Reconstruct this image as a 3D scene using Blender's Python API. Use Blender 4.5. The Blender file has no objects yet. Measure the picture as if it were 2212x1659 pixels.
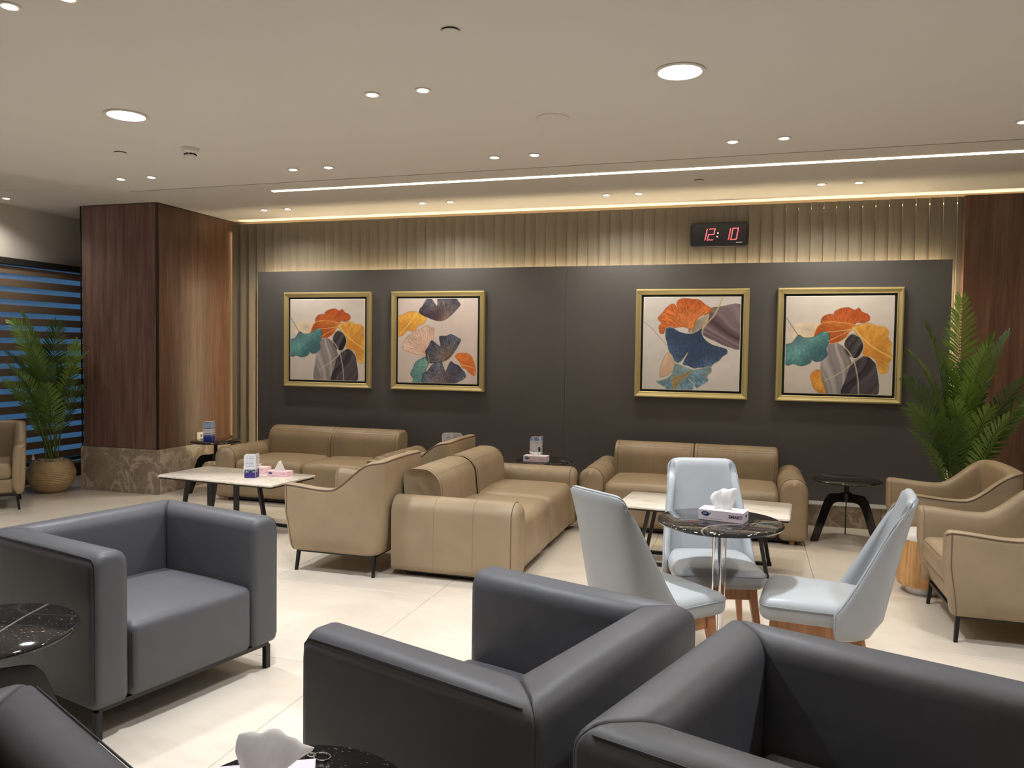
import bpy, bmesh, math, random
import numpy as np
from mathutils import Matrix, Vector

random.seed(7)
PI = math.pi
sc = bpy.context.scene
C = sc.collection

# ------------------------------------------------------------------ camera
cam_data = bpy.data.cameras.new('camera')
cam = bpy.data.objects.new('camera', cam_data)
C.objects.link(cam)
cam_data.sensor_fit = 'HORIZONTAL'
cam_data.sensor_width = 36.0
cam_data.lens = 36.0 * 1697.8 / 2212.0
cam_data.clip_start = 0.02
yaw, pit, rol = -0.29237, -0.04184, 0.013946
fw = Vector((math.sin(yaw) * math.cos(pit), math.cos(yaw) * math.cos(pit), math.sin(pit)))
rt = Vector((math.cos(yaw), -math.sin(yaw), 0))
up = rt.cross(fw)
r2 = math.cos(rol) * rt + math.sin(rol) * up
u2 = -math.sin(rol) * rt + math.cos(rol) * up
cam.matrix_world = Matrix(((r2.x, u2.x, -fw.x, 0), (r2.y, u2.y, -fw.y, 0), (r2.z, u2.z, -fw.z, 1.55), (0, 0, 0, 1)))
sc.camera = cam

# ------------------------------------------------------------------ world (dusk outside the window), view
w = bpy.data.worlds.new('World')
sc.world = w
w.use_nodes = True
w.node_tree.nodes['Background'].inputs[0].default_value = (0.12, 0.28, 0.50, 1)
w.node_tree.nodes['Background'].inputs[1].default_value = 1.0
vs = sc.view_settings
vs.view_transform = 'Standard'
vs.look = 'None'
vs.gamma = 1.0
vs.use_curve_mapping = False
vs.exposure = 0.0
sc.cycles.use_denoising = True
sc.cycles.max_bounces = 8
sc.cycles.diffuse_bounces = 5
sc.cycles.glossy_bounces = 4
sc.cycles.transmission_bounces = 4
sc.cycles.transparent_max_bounces = 8
sc.cycles.sample_clamp_indirect = 8.0
sc.cycles.caustics_reflective = False
sc.cycles.caustics_refractive = False

SPOT_W = 30.0        # small warm ceiling spots
WALL_W = 34.0        # spots of the row along the wall
BIG_W = 30.0         # large cool round downlights
LED_E = 14.0          # visible LED slot
COVE_E = 17.0         # hidden LED strips


# ------------------------------------------------------------------ materials
def srgb(r, g, b):
    f = lambda c: (c / 255 / 12.92) if c / 255 <= 0.04045 else ((c / 255 + 0.055) / 1.055) ** 2.4
    return (f(r), f(g), f(b), 1)


class NT:
    def __init__(s, name):
        s.m = bpy.data.materials.new(name)
        s.m.use_nodes = True
        s.t = s.m.node_tree
        s.b = s.t.nodes['Principled BSDF']

    def n(s, typ, **kw):
        nd = s.t.nodes.new(typ)
        for k, v in kw.items():
            setattr(nd, k, v)
        return nd

    def l(s, a, b):
        s.t.links.new(a, b)

    def coord(s, scale=(1, 1, 1), rot=(0, 0, 0), kind='Object', jitter=False):
        tc = s.n('ShaderNodeTexCoord')
        mp = s.n('ShaderNodeMapping')
        mp.inputs['Scale'].default_value = scale
        mp.inputs['Rotation'].default_value = rot
        s.l(tc.outputs[kind], mp.inputs['Vector'])
        if jitter:
            oi = s.n('ShaderNodeObjectInfo')
            ml = s.n('ShaderNodeMath', operation='MULTIPLY')
            ml.inputs[1].default_value = 37.0
            s.l(oi.outputs['Random'], ml.inputs[0])
            s.l(ml.outputs[0], mp.inputs['Location'])
        return mp.outputs[0]

    def noise(s, vec, scale, detail=4, rough=0.55, dist=0.0):
        nd = s.n('ShaderNodeTexNoise')
        nd.inputs['Scale'].default_value = scale
        nd.inputs['Detail'].default_value = detail
        nd.inputs['Roughness'].default_value = rough
        nd.inputs['Distortion'].default_value = dist
        s.l(vec, nd.inputs['Vector'])
        return nd.outputs['Fac']

    def ramp(s, fac, stops):
        nd = s.n('ShaderNodeValToRGB')
        cr = nd.color_ramp
        while len(cr.elements) > 1:
            cr.elements.remove(cr.elements[-1])
        cr.elements[0].position, cr.elements[0].color = stops[0]
        for p, c in stops[1:]:
            e = cr.elements.new(p)
            e.color = c
        s.l(fac, nd.inputs[0])
        return nd.outputs[0]

    def mix(s, fac, a, b, mode='MIX'):
        nd = s.n('ShaderNodeMix', data_type='RGBA', blend_type=mode)
        for v, i in ((fac, 0), (a, 6), (b, 7)):
            if hasattr(v, 'links'):
                s.l(v, nd.inputs[i])
            else:
                nd.inputs[i].default_value = v
        return nd.outputs[2]

    def bump(s, h, strength=0.2, dist=0.002):
        nd = s.n('ShaderNodeBump')
        nd.inputs['Strength'].default_value = strength
        nd.inputs['Distance'].default_value = dist
        s.l(h, nd.inputs['Height'])
        s.l(nd.outputs[0], s.b.inputs['Normal'])


def plain(name, col, rough=0.5, metal=0.0, spec=0.5, emis=None, es=1.0, alpha=None):
    a = NT(name)
    a.b.inputs['Base Color'].default_value = col
    a.b.inputs['Roughness'].default_value = rough
    a.b.inputs['Metallic'].default_value = metal
    a.b.inputs['Specular IOR Level'].default_value = spec
    if emis:
        a.b.inputs['Emission Color'].default_value = emis
        a.b.inputs['Emission Strength'].default_value = es
    return a.m


def leather(name, col, rough, spec=0.5, var=0.12):
    a = NT(name)
    v = a.coord(jitter=True)
    n1 = a.noise(v, 3.0, 3)
    dark = tuple(c * (1 - var) for c in col[:3]) + (1,)
    lite = tuple(min(1, c * (1 + var)) for c in col[:3]) + (1,)
    a.l(a.ramp(n1, [(0.3, dark), (0.7, lite)]), a.b.inputs['Base Color'])
    a.b.inputs['Roughness'].default_value = rough
    a.b.inputs['Specular IOR Level'].default_value = spec
    big = a.noise(v, 7.0, 2)
    fine = a.noise(v, 260.0, 2)
    ad = a.n('ShaderNodeMath', operation='MULTIPLY_ADD')
    a.l(fine, ad.inputs[0]); ad.inputs[1].default_value = 0.04
    a.l(big, ad.inputs[2])
    a.bump(ad.outputs[0], 0.35, 0.012)
    return a.m


def wood(name, stops, scale=(14, 14, 0.9), rough=0.42, jit=True):
    a = NT(name)
    v = a.coord(scale=scale, jitter=jit)
    n1 = a.noise(v, 1.3, 6, 0.65, 0.6)
    base = a.ramp(n1, stops)
    v2 = a.coord(scale=(scale[0] * 9, scale[1] * 9, scale[2] * 2.2), jitter=jit)
    n2 = a.noise(v2, 1.0, 4, 0.6)
    g = a.ramp(n2, [(0.35, (0.72, 0.72, 0.72, 1)), (0.62, (1.1, 1.1, 1.1, 1))])
    a.l(a.mix(1.0, base, g, 'MULTIPLY'), a.b.inputs['Base Color'])
    a.b.inputs['Roughness'].default_value = rough
    a.bump(n2, 0.08, 0.001)
    return a.m


def marble(name, base, dark, vein, vscale=2.2, width=0.03, rough=0.25, fleck=None, spec=0.5, rot=(0.4, 0.3, 0.6), amt=1.0, stretch=(1, 1, 1)):
    a = NT(name)
    v = a.coord(rot=rot, jitter=True, scale=stretch)
    n0 = a.noise(v, vscale * 1.3, 6, 0.6)
    col = a.ramp(n0, [(0.3, dark), (0.7, base)])
    for k, (sc_, wd, am) in enumerate(((vscale, width, amt), (vscale * (2.7 if not fleck else 1.4), width * 0.9, amt * (0.5 if not fleck else .15)))):
        nn = a.noise(v, sc_, 5 if not fleck else 1.5, 0.55, 0.9 if not fleck else .35)
        sb = a.n('ShaderNodeMath', operation='SUBTRACT'); sb.inputs[1].default_value = 0.5
        a.l(nn, sb.inputs[0])
        ab = a.n('ShaderNodeMath', operation='ABSOLUTE'); a.l(sb.outputs[0], ab.inputs[0])
        m = a.ramp(ab.outputs[0], [(0.0, (am, am, am, 1)), (wd, (0, 0, 0, 1))])
        col = a.mix(m, col, vein)
    if fleck:
        v2 = a.coord(jitter=True, scale=(1, 2.4, 1), rot=(0, 0, 0.5))
        n3 = a.noise(v2, 60, 2, 0.5, 0.2)
        m = a.ramp(n3, [(0.645, (0, 0, 0, 1)), (0.72, (0.6, 0.6, 0.6, 1))])
        col = a.mix(m, col, fleck)
    a.l(col, a.b.inputs['Base Color'])
    a.b.inputs['Roughness'].default_value = rough
    a.b.inputs['Specular IOR Level'].default_value = spec
    return a.m


def vcol(name, rough=0.6, spec=0.3):
    a = NT(name)
    at = a.n('ShaderNodeAttribute', attribute_name='Col')
    a.l(at.outputs['Color'], a.b.inputs['Base Color'])
    a.b.inputs['Roughness'].default_value = rough
    a.b.inputs['Specular IOR Level'].default_value = spec
    return a.m


M = {}
M['ceiling'] = plain('ceiling_paint', srgb(222, 218, 212), 0.9, spec=0.2)
M['white_wall'] = plain('wall_paint', srgb(214, 208, 200), 0.85, spec=0.2)
M['room_wall'] = plain('far_wall_paint', srgb(128, 112, 96), 0.85, spec=0.2)
a = NT('slat_laminate')
v = a.coord(scale=(30, 30, 1.0), jitter=True)
a.l(a.ramp(a.noise(v, 1.0, 4), [(0.3, srgb(104, 97, 86)), (0.7, srgb(118, 111, 99))]), a.b.inputs['Base Color'])
a.b.inputs['Roughness'].default_value = 0.42
M['slat'] = a.m
a = NT('charcoal_panel')
v = a.coord()
a.l(a.ramp(a.noise(v, 1.5, 8, 0.6), [(0.3, srgb(85, 83, 83)), (0.7, srgb(94, 92, 91))]), a.b.inputs['Base Color'])
a.b.inputs['Roughness'].default_value = 0.55
a.bump(a.noise(v, 60, 4), 0.06, 0.002)
M['panel'] = a.m
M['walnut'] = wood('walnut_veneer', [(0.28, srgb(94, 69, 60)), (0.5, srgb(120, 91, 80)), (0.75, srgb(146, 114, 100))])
M['walnut2'] = wood('walnut_veneer_side_tone', [(0.28, srgb(72, 48, 37)), (0.5, srgb(98, 69, 53)), (0.75, srgb(120, 88, 68))])  # same walnut, toned darker to offset the lamplight on the pillar side
M['oak'] = wood('oak_veneer', [(0.3, srgb(186, 134, 80)), (0.7, srgb(214, 166, 108))], scale=(9, 9, 0.8), rough=0.45)
M['leg_wood'] = wood('beech_stained', [(0.3, srgb(168, 112, 72)), (0.7, srgb(196, 140, 98))], scale=(18, 18, 2), rough=0.4)
M['plinth'] = marble('brown_marble', srgb(158, 143, 127), srgb(130, 116, 102), srgb(206, 192, 174), 2.6, 0.035, 0.3, amt=0.75)
M['tile_gap'] = plain('grout', srgb(128, 114, 98), 0.8)
a = NT('limestone_tile')
v = a.coord(jitter=True)
n0 = a.noise(v, 1.6, 7, 0.62, 0.8)
col = a.ramp(n0, [(0.25, srgb(200, 189, 174)), (0.55, srgb(213, 203, 188)), (0.8, srgb(220, 211, 198))])
v2 = a.coord(jitter=True, scale=(1, 3.2, 1))
n1 = a.noise(v2, 5, 6, 0.65, 0.5)
col = a.mix(a.ramp(n1, [(0.52, (0, 0, 0, 1)), (0.75, (0.28, 0.28, 0.28, 1))]), col, srgb(190, 172, 150))
a.l(col, a.b.inputs['Base Color'])
a.b.inputs['Roughness'].default_value = 0.34
M['tile'] = a.m
M['beige'] = leather('beige_leather', srgb(155, 136, 109), 0.46)
M['beige_dark'] = plain('beige_piping', srgb(112, 88, 66), 0.5)
M['beige_seam'] = plain('beige_thread', srgb(150, 130, 100), 0.6)
M['black_leather'] = leather('black_leather', srgb(84, 84, 88), 0.5, 0.45, 0.05)
M['black_seam'] = plain('black_piping', srgb(46, 46, 50), 0.5)
M['grey_leather'] = leather('grey_leather', srgb(168, 171, 173), 0.4, 0.5, 0.03)
M['grey_seam'] = plain('grey_piping', srgb(150, 155, 160), 0.45)
M['black_metal'] = plain('black_metal', srgb(14, 14, 15), 0.38, 0.0, 0.5)
M['black_gloss'] = plain('black_gloss', srgb(12, 12, 14), 0.12, 0.0, 0.6)
M['chrome'] = plain('chrome', (0.85, 0.85, 0.86, 1), 0.06, 1.0)
M['steel'] = plain('brushed_steel', (0.55, 0.55, 0.56, 1), 0.3, 1.0)
M['black_marble'] = marble('black_marble', srgb(38, 35, 35), srgb(20, 18, 19), srgb(170, 160, 150), 0.8, 0.0035, 0.05, srgb(165, 156, 148), 0.6, amt=.7)
M['white_marble'] = marble('white_marble', srgb(240, 234, 224), srgb(226, 216, 202), srgb(196, 178, 156), 2.4, 0.03, 0.1, amt=0.5, stretch=(1, 3, 1))
M['white_top'] = plain('white_solid_surface', srgb(238, 236, 232), 0.25)
M['gold'] = plain('gold_frame', srgb(222, 206, 150), 0.32, 0.6)
M['frame_gap'] = plain('frame_recess', srgb(18, 16, 15), 0.6)
M['paint'] = vcol('printed_canvas', 0.55)
M['print'] = vcol('printed_card', 0.4)
M['white_plastic'] = plain('white_plastic', srgb(226, 222, 214), 0.4)
M['grille'] = plain('grey_grille', srgb(134, 128, 122), 0.7)
M['dark'] = plain('dark_recess', srgb(20, 19, 18), 0.8)
M['lens_small'] = plain('spot_lens', (1, 1, 1, 1), 0.5, emis=(1.0, 0.86, 0.68, 1), es=14)
M['lens_big'] = plain('downlight_lens', (1, 1, 1, 1), 0.5, emis=(0.93, 0.96, 1.0, 1), es=9)
M['led'] = plain('led_diffuser', (1, 1, 1, 1), 0.5, emis=(1.0, 0.84, 0.6, 1), es=LED_E)
M['cove'] = plain('led_tape', (1, 1, 1, 1), 0.5, emis=(1.0, 0.79, 0.46, 1), es=COVE_E)
M['cove_edge'] = plain('led_tape_bright', (1, 1, 1, 1), 0.5, emis=(1.0, 0.80, 0.50, 1), es=COVE_E * 2.6)
M['cove_side'] = plain('led_tape_edge', (1, 1, 1, 1), 0.5, emis=(1.0, 0.72, 0.36, 1), es=5.0)
M['clock_case'] = plain('clock_case', srgb(16, 16, 20), 0.35)
M['clock_face'] = plain('clock_face', srgb(36, 38, 48), 0.25)
M['red_led'] = plain('red_led', (0.2, 0, 0.01, 1), 0.5, emis=(1.0, 0.10, 0.14, 1), es=1.7)
M['red_led_core'] = plain('red_led_core', (0.4, 0.1, 0.1, 1), 0.5, emis=(1.0, 0.55, 0.58, 1), es=1.5)
M['clock_logo'] = plain('clock_logo', srgb(210, 205, 190), 0.5)
M['tissue'] = plain('tissue_paper', srgb(246, 244, 242), 0.9, spec=0.1)
a = NT('tissue_paper_sheet')
a.b.inputs['Base Color'].default_value = srgb(248, 246, 245)
a.b.inputs['Roughness'].default_value = .9
tl = a.n('ShaderNodeBsdfTranslucent'); tl.inputs[0].default_value = (.95, .94, .93, 1)
mx = a.n('ShaderNodeMixShader'); mx.inputs[0].default_value = .5
a.l(a.b.outputs[0], mx.inputs[1]); a.l(tl.outputs[0], mx.inputs[2])
a.l(mx.outputs[0], a.t.nodes['Material Output'].inputs[0])
M['tissue_sheet'] = a.m
M['ink'] = plain('dark_ink', srgb(40, 38, 60), 0.6)
M['pebble'] = plain('pebbles', srgb(196, 180, 158), 0.7)
a = NT('woven_pot')
v = a.coord()
a.l(a.ramp(a.noise(v, 20, 4), [(0.3, srgb(176, 152, 112)), (0.7, srgb(196, 172, 132))]), a.b.inputs['Base Color'])
a.b.inputs['Roughness'].default_value = 0.5
M['pot'] = a.m


def palm_mat(name, dark, lite):
    a = NT(name)
    oi = a.n('ShaderNodeObjectInfo')
    v = a.coord()
    n = a.noise(v, 9, 3)
    ad = a.n('ShaderNodeMath', operation='MULTIPLY_ADD')
    a.l(oi.outputs['Random'], ad.inputs[0]); ad.inputs[1].default_value = 0.75
    ml = a.n('ShaderNodeMath', operation='MULTIPLY'); ml.inputs[1].default_value = 0.4
    a.l(n, ml.inputs[0]); a.l(ml.outputs[0], ad.inputs[2])
    a.l(a.ramp(ad.outputs[0], [(0.2, dark), (0.9, lite)]), a.b.inputs['Base Color'])
    a.b.inputs['Roughness'].default_value = 0.38
    a.b.inputs['Specular IOR Level'].default_value = 0.4
    return a.m


M['palm'] = palm_mat('palm_leaf', srgb(54, 82, 38), srgb(128, 164, 68))
M['palm_stem'] = plain('palm_stem', srgb(92, 108, 50), 0.5)
M['blind_dark'] = plain('blind_fabric', srgb(132, 112, 94), 0.85)
a = NT('blind_sheer')
tr = a.n('ShaderNodeBsdfTransparent'); tr.inputs[0].default_value = (0.8, 0.86, 0.9, 1)
mx = a.n('ShaderNodeMixShader'); mx.inputs[0].default_value = 0.30
a.b.inputs['Base Color'].default_value = srgb(150, 160, 168)
a.b.inputs['Roughness'].default_value = 0.9
a.l(tr.outputs[0], mx.inputs[1]); a.l(a.b.outputs[0], mx.inputs[2])
a.l(mx.outputs[0], a.t.nodes['Material Output'].inputs[0])
M['sheer'] = a.m
a = NT('window_glass')
tr = a.n('ShaderNodeBsdfTransparent'); tr.inputs[0].default_value = (0.9, 0.95, 0.97, 1)
gl = a.n('ShaderNodeBsdfGlossy'); gl.inputs['Roughness'].default_value = 0.02
mx = a.n('ShaderNodeMixShader'); mx.inputs[0].default_value = 0.06
a.l(tr.outputs[0], mx.inputs[1]); a.l(gl.outputs[0], mx.inputs[2])
a.l(mx.outputs[0], a.t.nodes['Material Output'].inputs[0])
M['glass'] = a.m
M['alu'] = plain('window_aluminium', srgb(60, 58, 56), 0.4, 0.3)
M['sill'] = plain('window_sill', srgb(186, 182, 176), 0.4)
M['skirt'] = plain('dark_skirting', srgb(84, 68, 58), 0.5)


# ------------------------------------------------------------------ mesh helpers
def mk(name, verts, faces, mat, parent=None, smooth=True, loc=None, angle=None):
    me = bpy.data.meshes.new(name)
    me.from_pydata([tuple(v) for v in verts], [], faces)
    me.materials.append(M[mat] if isinstance(mat, str) else mat)
    bm = bmesh.new(); bm.from_mesh(me)
    bmesh.ops.recalc_face_normals(bm, faces=bm.faces)
    bm.to_mesh(me); bm.free()
    if smooth:
        me.polygons.foreach_set('use_smooth', [True] * len(me.polygons))
        me.set_sharp_from_angle(angle=math.radians(angle if angle else 42))
    o = bpy.data.objects.new(name, me)
    C.objects.link(o)
    if parent:
        o.parent = parent
    if loc:
        o.location = loc
    return o


def mesh_copy(o, parent=None, loc=None, rot=None):
    c = o.copy()
    C.objects.link(c)
    if parent:
        c.parent = parent
    if loc is not None:
        c.location = loc
    if rot is not None:
        c.rotation_euler = rot
    return c


def thing(name, label, cat, loc=(0, 0, 0), rz=0.0, group=None):
    o = bpy.data.objects.new(name, None)
    o.empty_display_size = 0.1
    C.objects.link(o)
    o.location = loc
    o.rotation_euler = (0, 0, rz)
    o['label'] = label
    o['category'] = cat
    if group:
        o['group'] = group
    return o


def struct(name, verts, faces, mat, smooth=False, parent=None, label=None):
    o = mk(name, verts, faces, mat, parent, smooth)
    if parent is None:
        o['kind'] = 'structure'
    if label:
        o['label'] = label
    return o


def dup(root, loc, rz, label, group=None, cat=None):
    r = root.copy(); C.objects.link(r)
    r.location = loc; r.rotation_euler = (0, 0, rz)
    r['label'] = label
    if group:
        r['group'] = group
    for ch in list(root.children):
        c = ch.copy(); C.objects.link(c); c.parent = r
        for g in list(ch.children):
            d = g.copy(); C.objects.link(d); d.parent = c
    return r


BOXF = [(0, 1, 3, 2), (4, 6, 7, 5), (0, 4, 5, 1), (2, 3, 7, 6), (0, 2, 6, 4), (1, 5, 7, 3)]


def boxv(x0, x1, y0, y1, z0, z1):
    return [(x, y, z) for x in (x0, x1) for y in (y0, y1) for z in (z0, z1)]


def merge(parts):
    V, F = [], []
    for v, f in parts:
        n = len(V)
        V += [tuple(p) for p in v]
        F += [tuple(i + n for i in q) for q in f]
    return V, F


def box(name, x0, x1, y0, y1, z0, z1, mat, parent=None):
    return mk(name, boxv(x0, x1, y0, y1, z0, z1), BOXF, mat, parent, False)


def cbox(x0, x1, y0, y1, z0, z1, c=0.003):
    """box with chamfered edges"""
    bm = bmesh.new()
    vs_ = [bm.verts.new(p) for p in boxv(x0, x1, y0, y1, z0, z1)]
    for f in BOXF:
        bm.faces.new([vs_[i] for i in f])
    bmesh.ops.recalc_face_normals(bm, faces=bm.faces)
    bmesh.ops.bevel(bm, geom=list(bm.edges), offset=c, segments=1, affect='EDGES')
    bm.verts.index_update()
    V = [v.co[:] for v in bm.verts]; F = [[v.index for v in f.verts] for f in bm.faces]
    bm.free()
    return V, F


def rrect(hw, hh, r, n=4):
    """rounded rectangle, CCW, r = number or (bl, br, tr, tl)"""
    rs = r if isinstance(r, (tuple, list)) else (r,) * 4
    out = []
    for k, (sx, sy, a0) in enumerate(((-1, -1, PI), (1, -1, 1.5 * PI), (1, 1, 0), (-1, 1, 0.5 * PI))):
        q = max(0.0005, min(rs[k], hw, hh))
        for i in range(n + 1):
            a = a0 + i / n * PI / 2
            out.append((sx * (hw - q) + q * math.cos(a), sy * (hh - q) + q * math.sin(a)))
    return out


def loft(rings, cap0=True, cap1=True, closed=True):
    n = len(rings[0]); V = [p for r in rings for p in r]; F = []
    for i in range(len(rings) - 1):
        for j in range(n if closed else n - 1):
            k = (j + 1) % n
            F.append((i * n + j, i * n + k, (i + 1) * n + k, (i + 1) * n + j))
    if cap0: F.append(tuple(range(n))[::-1])
    if cap1: F.append(tuple((len(rings) - 1) * n + j for j in range(n)))
    return V, F


def bar(s0, s1, hw, hh, r, cap0=0.0, cap1=0.0, mit0=None, mit1=None, groove=0.008, n=5, mid=3, crown=0.0, fn=None):
    """upholstered bar along s; section (u,v) half sizes hw,hh. capN = rounding radius at the end,
    mitN = function u -> s position of a mitred end"""
    rs = r if isinstance(r, (tuple, list)) else (r,) * 4
    rings = []

    def ring(s, inset, sf=None):
        pts = rrect(hw - inset, hh - inset, tuple(max(0.002, q - inset * 0.6) for q in rs), n)
        out = []
        for (u, v) in pts:
            ss = sf(u) + s if sf else s
            out.append((ss, u, v + (crown * (1 - (u / hw) ** 2) if v > 0 else 0)))
        return out
    if mit0:
        rings.append(ring(0.0, groove, mit0)); rings.append(ring(groove * 1.2, groove * 0.3, mit0)); rings.append(ring(groove * 2.6, 0, mit0))
        a = max(mit0(-hw), mit0(hw)) + groove * 3
    else:
        K = 5
        for k in range(K + 1):
            t = PI / 2 * k / K
            rings.append(ring(s0 + cap0 * (1 - math.sin(t)) if cap0 else s0, cap0 * (1 - math.cos(PI / 2 - t))))
            if not cap0: break
        a = s0 + cap0
    b = (min(mit1(-hw), mit1(hw)) - groove * 3) if mit1 else s1 - cap1
    for k in range(1, mid + 1):
        rings.append(ring(a + (b - a) * k / (mid + 1), 0))
    if mit1:
        rings.append(ring(-groove * 2.6, 0, mit1)); rings.append(ring(-groove * 1.2, groove * 0.3, mit1)); rings.append(ring(0.0, groove, mit1))
    else:
        K = 5
        if cap1:
            for k in range(K + 1):
                t = PI / 2 * k / K
                rings.append(ring(s1 - cap1 * (1 - math.sin(t)), cap1 * (1 - math.cos(t))))
        else:
            rings.append(ring(s1, 0))
    V, F = loft(rings)
    if fn: V = [fn(*p) for p in V]
    return V, F


def rbox(x0, x1, y0, y1, z0, z1, r, top=0.0, front=0.0, k=7, n=4, fn=None):
    """soft rounded box; top / front = crown of the top and +x face"""
    hx, hy, hz = (x1 - x0) / 2, (y1 - y0) / 2, (z1 - z0) / 2
    cx, cy, cz = (x0 + x1) / 2, (y0 + y1) / 2, (z0 + z1) / 2
    r = min(r, hx * .99, hy * .99, hz * .99)

    def axis(h):
        inn = h - r
        e = [r * math.tan(PI / 4 * i / n) for i in range(1, n + 1)]
        a = [-inn - q for q in reversed(e)]
        m = [-inn + 2 * inn * i / k for i in range(k + 1)]
        return a + m + [inn + q for q in e]
    A = [axis(hx), axis(hy), axis(hz)]
    H = (hx, hy, hz)
    V, F, idx = [], [], {}

    def vert(p):
        c = []
        for i in range(3):
            c.append(max(-(H[i] - r), min(H[i] - r, p[i])))
        d = [p[i] - c[i] for i in range(3)]
        L = math.sqrt(sum(q * q for q in d)) or 1
        q = [c[i] + d[i] / L * r for i in range(3)]
        key = tuple(round(t, 6) for t in q)
        if key in idx: return idx[key]
        fx = max(0, 1 - (q[0] / hx) ** 2); fy = max(0, 1 - (q[1] / hy) ** 2); fz = max(0, 1 - (q[2] / hz) ** 2)
        if top and q[2] > 0: q[2] += top * (fx * fy) ** 0.6 * min(1, q[2] / hz)
        if front and q[0] > 0: q[0] += front * (fy * fz) ** 0.6 * min(1, q[0] / hx)
        V.append((q[0] + cx, q[1] + cy, q[2] + cz))
        idx[key] = len(V) - 1
        return idx[key]
    for ax in range(3):
        b, c = [i for i in range(3) if i != ax]
        for s in (-1, 1):
            for i in range(len(A[b]) - 1):
                for j in range(len(A[c]) - 1):
                    q = []
                    for (di, dj) in ((0, 0), (1, 0), (1, 1), (0, 1)):
                        p = [0, 0, 0]
                        p[ax] = s * H[ax]; p[b] = A[b][i + di]; p[c] = A[c][j + dj]
                        q.append(vert(p))
                    q2 = []
                    for t in q:
                        if t not in q2: q2.append(t)
                    if len(q2) >= 3: F.append(tuple(q2))
    if fn: V = [fn(*p) for p in V]
    return V, F


def tube(path, rad, n=6, closed=False, rads=None):
    P = [Vector(p) for p in path]; m = len(P); rings = []
    up_ = Vector((0, 0, 1))
    prev = None
    for i in range(m):
        a = P[(i - 1) % m] if (closed or i > 0) else P[i]
        b = P[(i + 1) % m] if (closed or i < m - 1) else P[i]
        d = (b - a)
        d = d.normalized() if d.length > 1e-9 else Vector((0, 0, 1))
        if prev is None:
            s = d.cross(up_)
            if s.length < 1e-3: s = d.cross(Vector((1, 0, 0)))
            s.normalize()
        else:
            s = prev - d * prev.dot(d)
            s = s.normalized() if s.length > 1e-6 else prev
        prev = s
        t = d.cross(s)
        R = rads[i] if rads else rad
        rings.append([tuple(P[i] + (s * math.cos(2 * PI * k / n) + t * math.sin(2 * PI * k / n)) * R) for k in range(n)])
    if closed:
        rings.append(rings[0])
        return loft(rings, False, False)
    return loft(rings)


def lathe(prof, n=40, cx=0, cy=0):
    rings = [[(cx + r * math.cos(2 * PI * k / n), cy + r * math.sin(2 * PI * k / n), z) for k in range(n)] for r, z in prof]
    return loft(rings)


def prism(poly, fn0, fn1):
    n = len(poly)
    V = [fn0(*p) for p in poly] + [fn1(*p) for p in poly]
    F = [tuple(range(n))[::-1], tuple(range(n, 2 * n))] + [(i, (i + 1) % n, n + (i + 1) % n, n + i) for i in range(n)]
    return V, F


def text_mesh(txt, size, extrude=0.0005, shear=0.0, bold=0.0):
    cu = bpy.data.curves.new('t', 'FONT')
    cu.body = txt; cu.size = size; cu.extrude = extrude; cu.shear = shear; cu.offset = bold
    cu.align_x = 'CENTER'; cu.align_y = 'CENTER'; cu.resolution_u = 2
    o = bpy.data.objects.new('t', cu); C.objects.link(o)
    dg = bpy.context.evaluated_depsgraph_get()
    me = bpy.data.meshes.new_from_object(o.evaluated_get(dg))
    V = [v.co[:] for v in me.vertices]; F = [tuple(p.vertices) for p in me.polygons]
    bpy.data.objects.remove(o); bpy.data.curves.remove(cu); bpy.data.meshes.remove(me)
    return V, F


def smooth01(t):
    t = max(0.0, min(1.0, t)); return t * t * (3 - 2 * t)


def raster(name, img, fn, mat, parent):
    """thin printed surface: img HxWx3 (srgb 0..1, row 0 = top); fn(u,v)->xyz with u right, v up in 0..1"""
    H, W = img.shape[:2]
    us = np.linspace(0, 1, W); vs_ = np.linspace(1, 0, H)
    V = [fn(u, v) for v in vs_ for u in us]
    F = [(r * W + c, (r + 1) * W + c, (r + 1) * W + c + 1, r * W + c + 1) for r in range(H - 1) for c in range(W - 1)]
    me = bpy.data.meshes.new(name)
    me.from_pydata(V, [], F)
    lin = np.where(img <= 0.04045, img / 12.92, ((np.clip(img, 0, 1) + 0.055) / 1.055) ** 2.4)
    col = np.ones((H * W, 4), dtype=np.float32); col[:, :3] = lin.reshape(-1, 3)
    at = me.color_attributes.new('Col', 'FLOAT_COLOR', 'POINT')
    at.data.foreach_set('color', col.ravel())
    me.materials.append(M[mat])
    o = bpy.data.objects.new(name, me); C.objects.link(o)
    if parent: o.parent = parent
    return o


# ================================================================== ROOM
XL, XR, YB, YF = -7.61, 5.2, 8.05, -4.2
ZC, ZM = 3.03, 2.95
floor = struct('floor', *merge([(boxv(XL - .1, XR + .1, YF - .1, YB + .1, -0.16, -0.010), BOXF)]), 'tile_gap')
# individual floor tiles
T = 1.17
tv, tf = cbox(-T / 2 + .0012, T / 2 - .0012, -T / 2 + .0012, T / 2 - .0012, -0.0098, 0.0, 0.0012)
proto = None
for i in range(-5, 6):
    for j in range(-3, 3):
        x = -1.87 + T * (i + .5); y = 4.545 + T * (j + .5)
        if proto is None:
            proto = mk('floor_tile', tv, tf, 'tile', floor, False); proto.location = (x, y, 0)
        else:
            mesh_copy(proto, floor, (x, y, 0))
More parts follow.
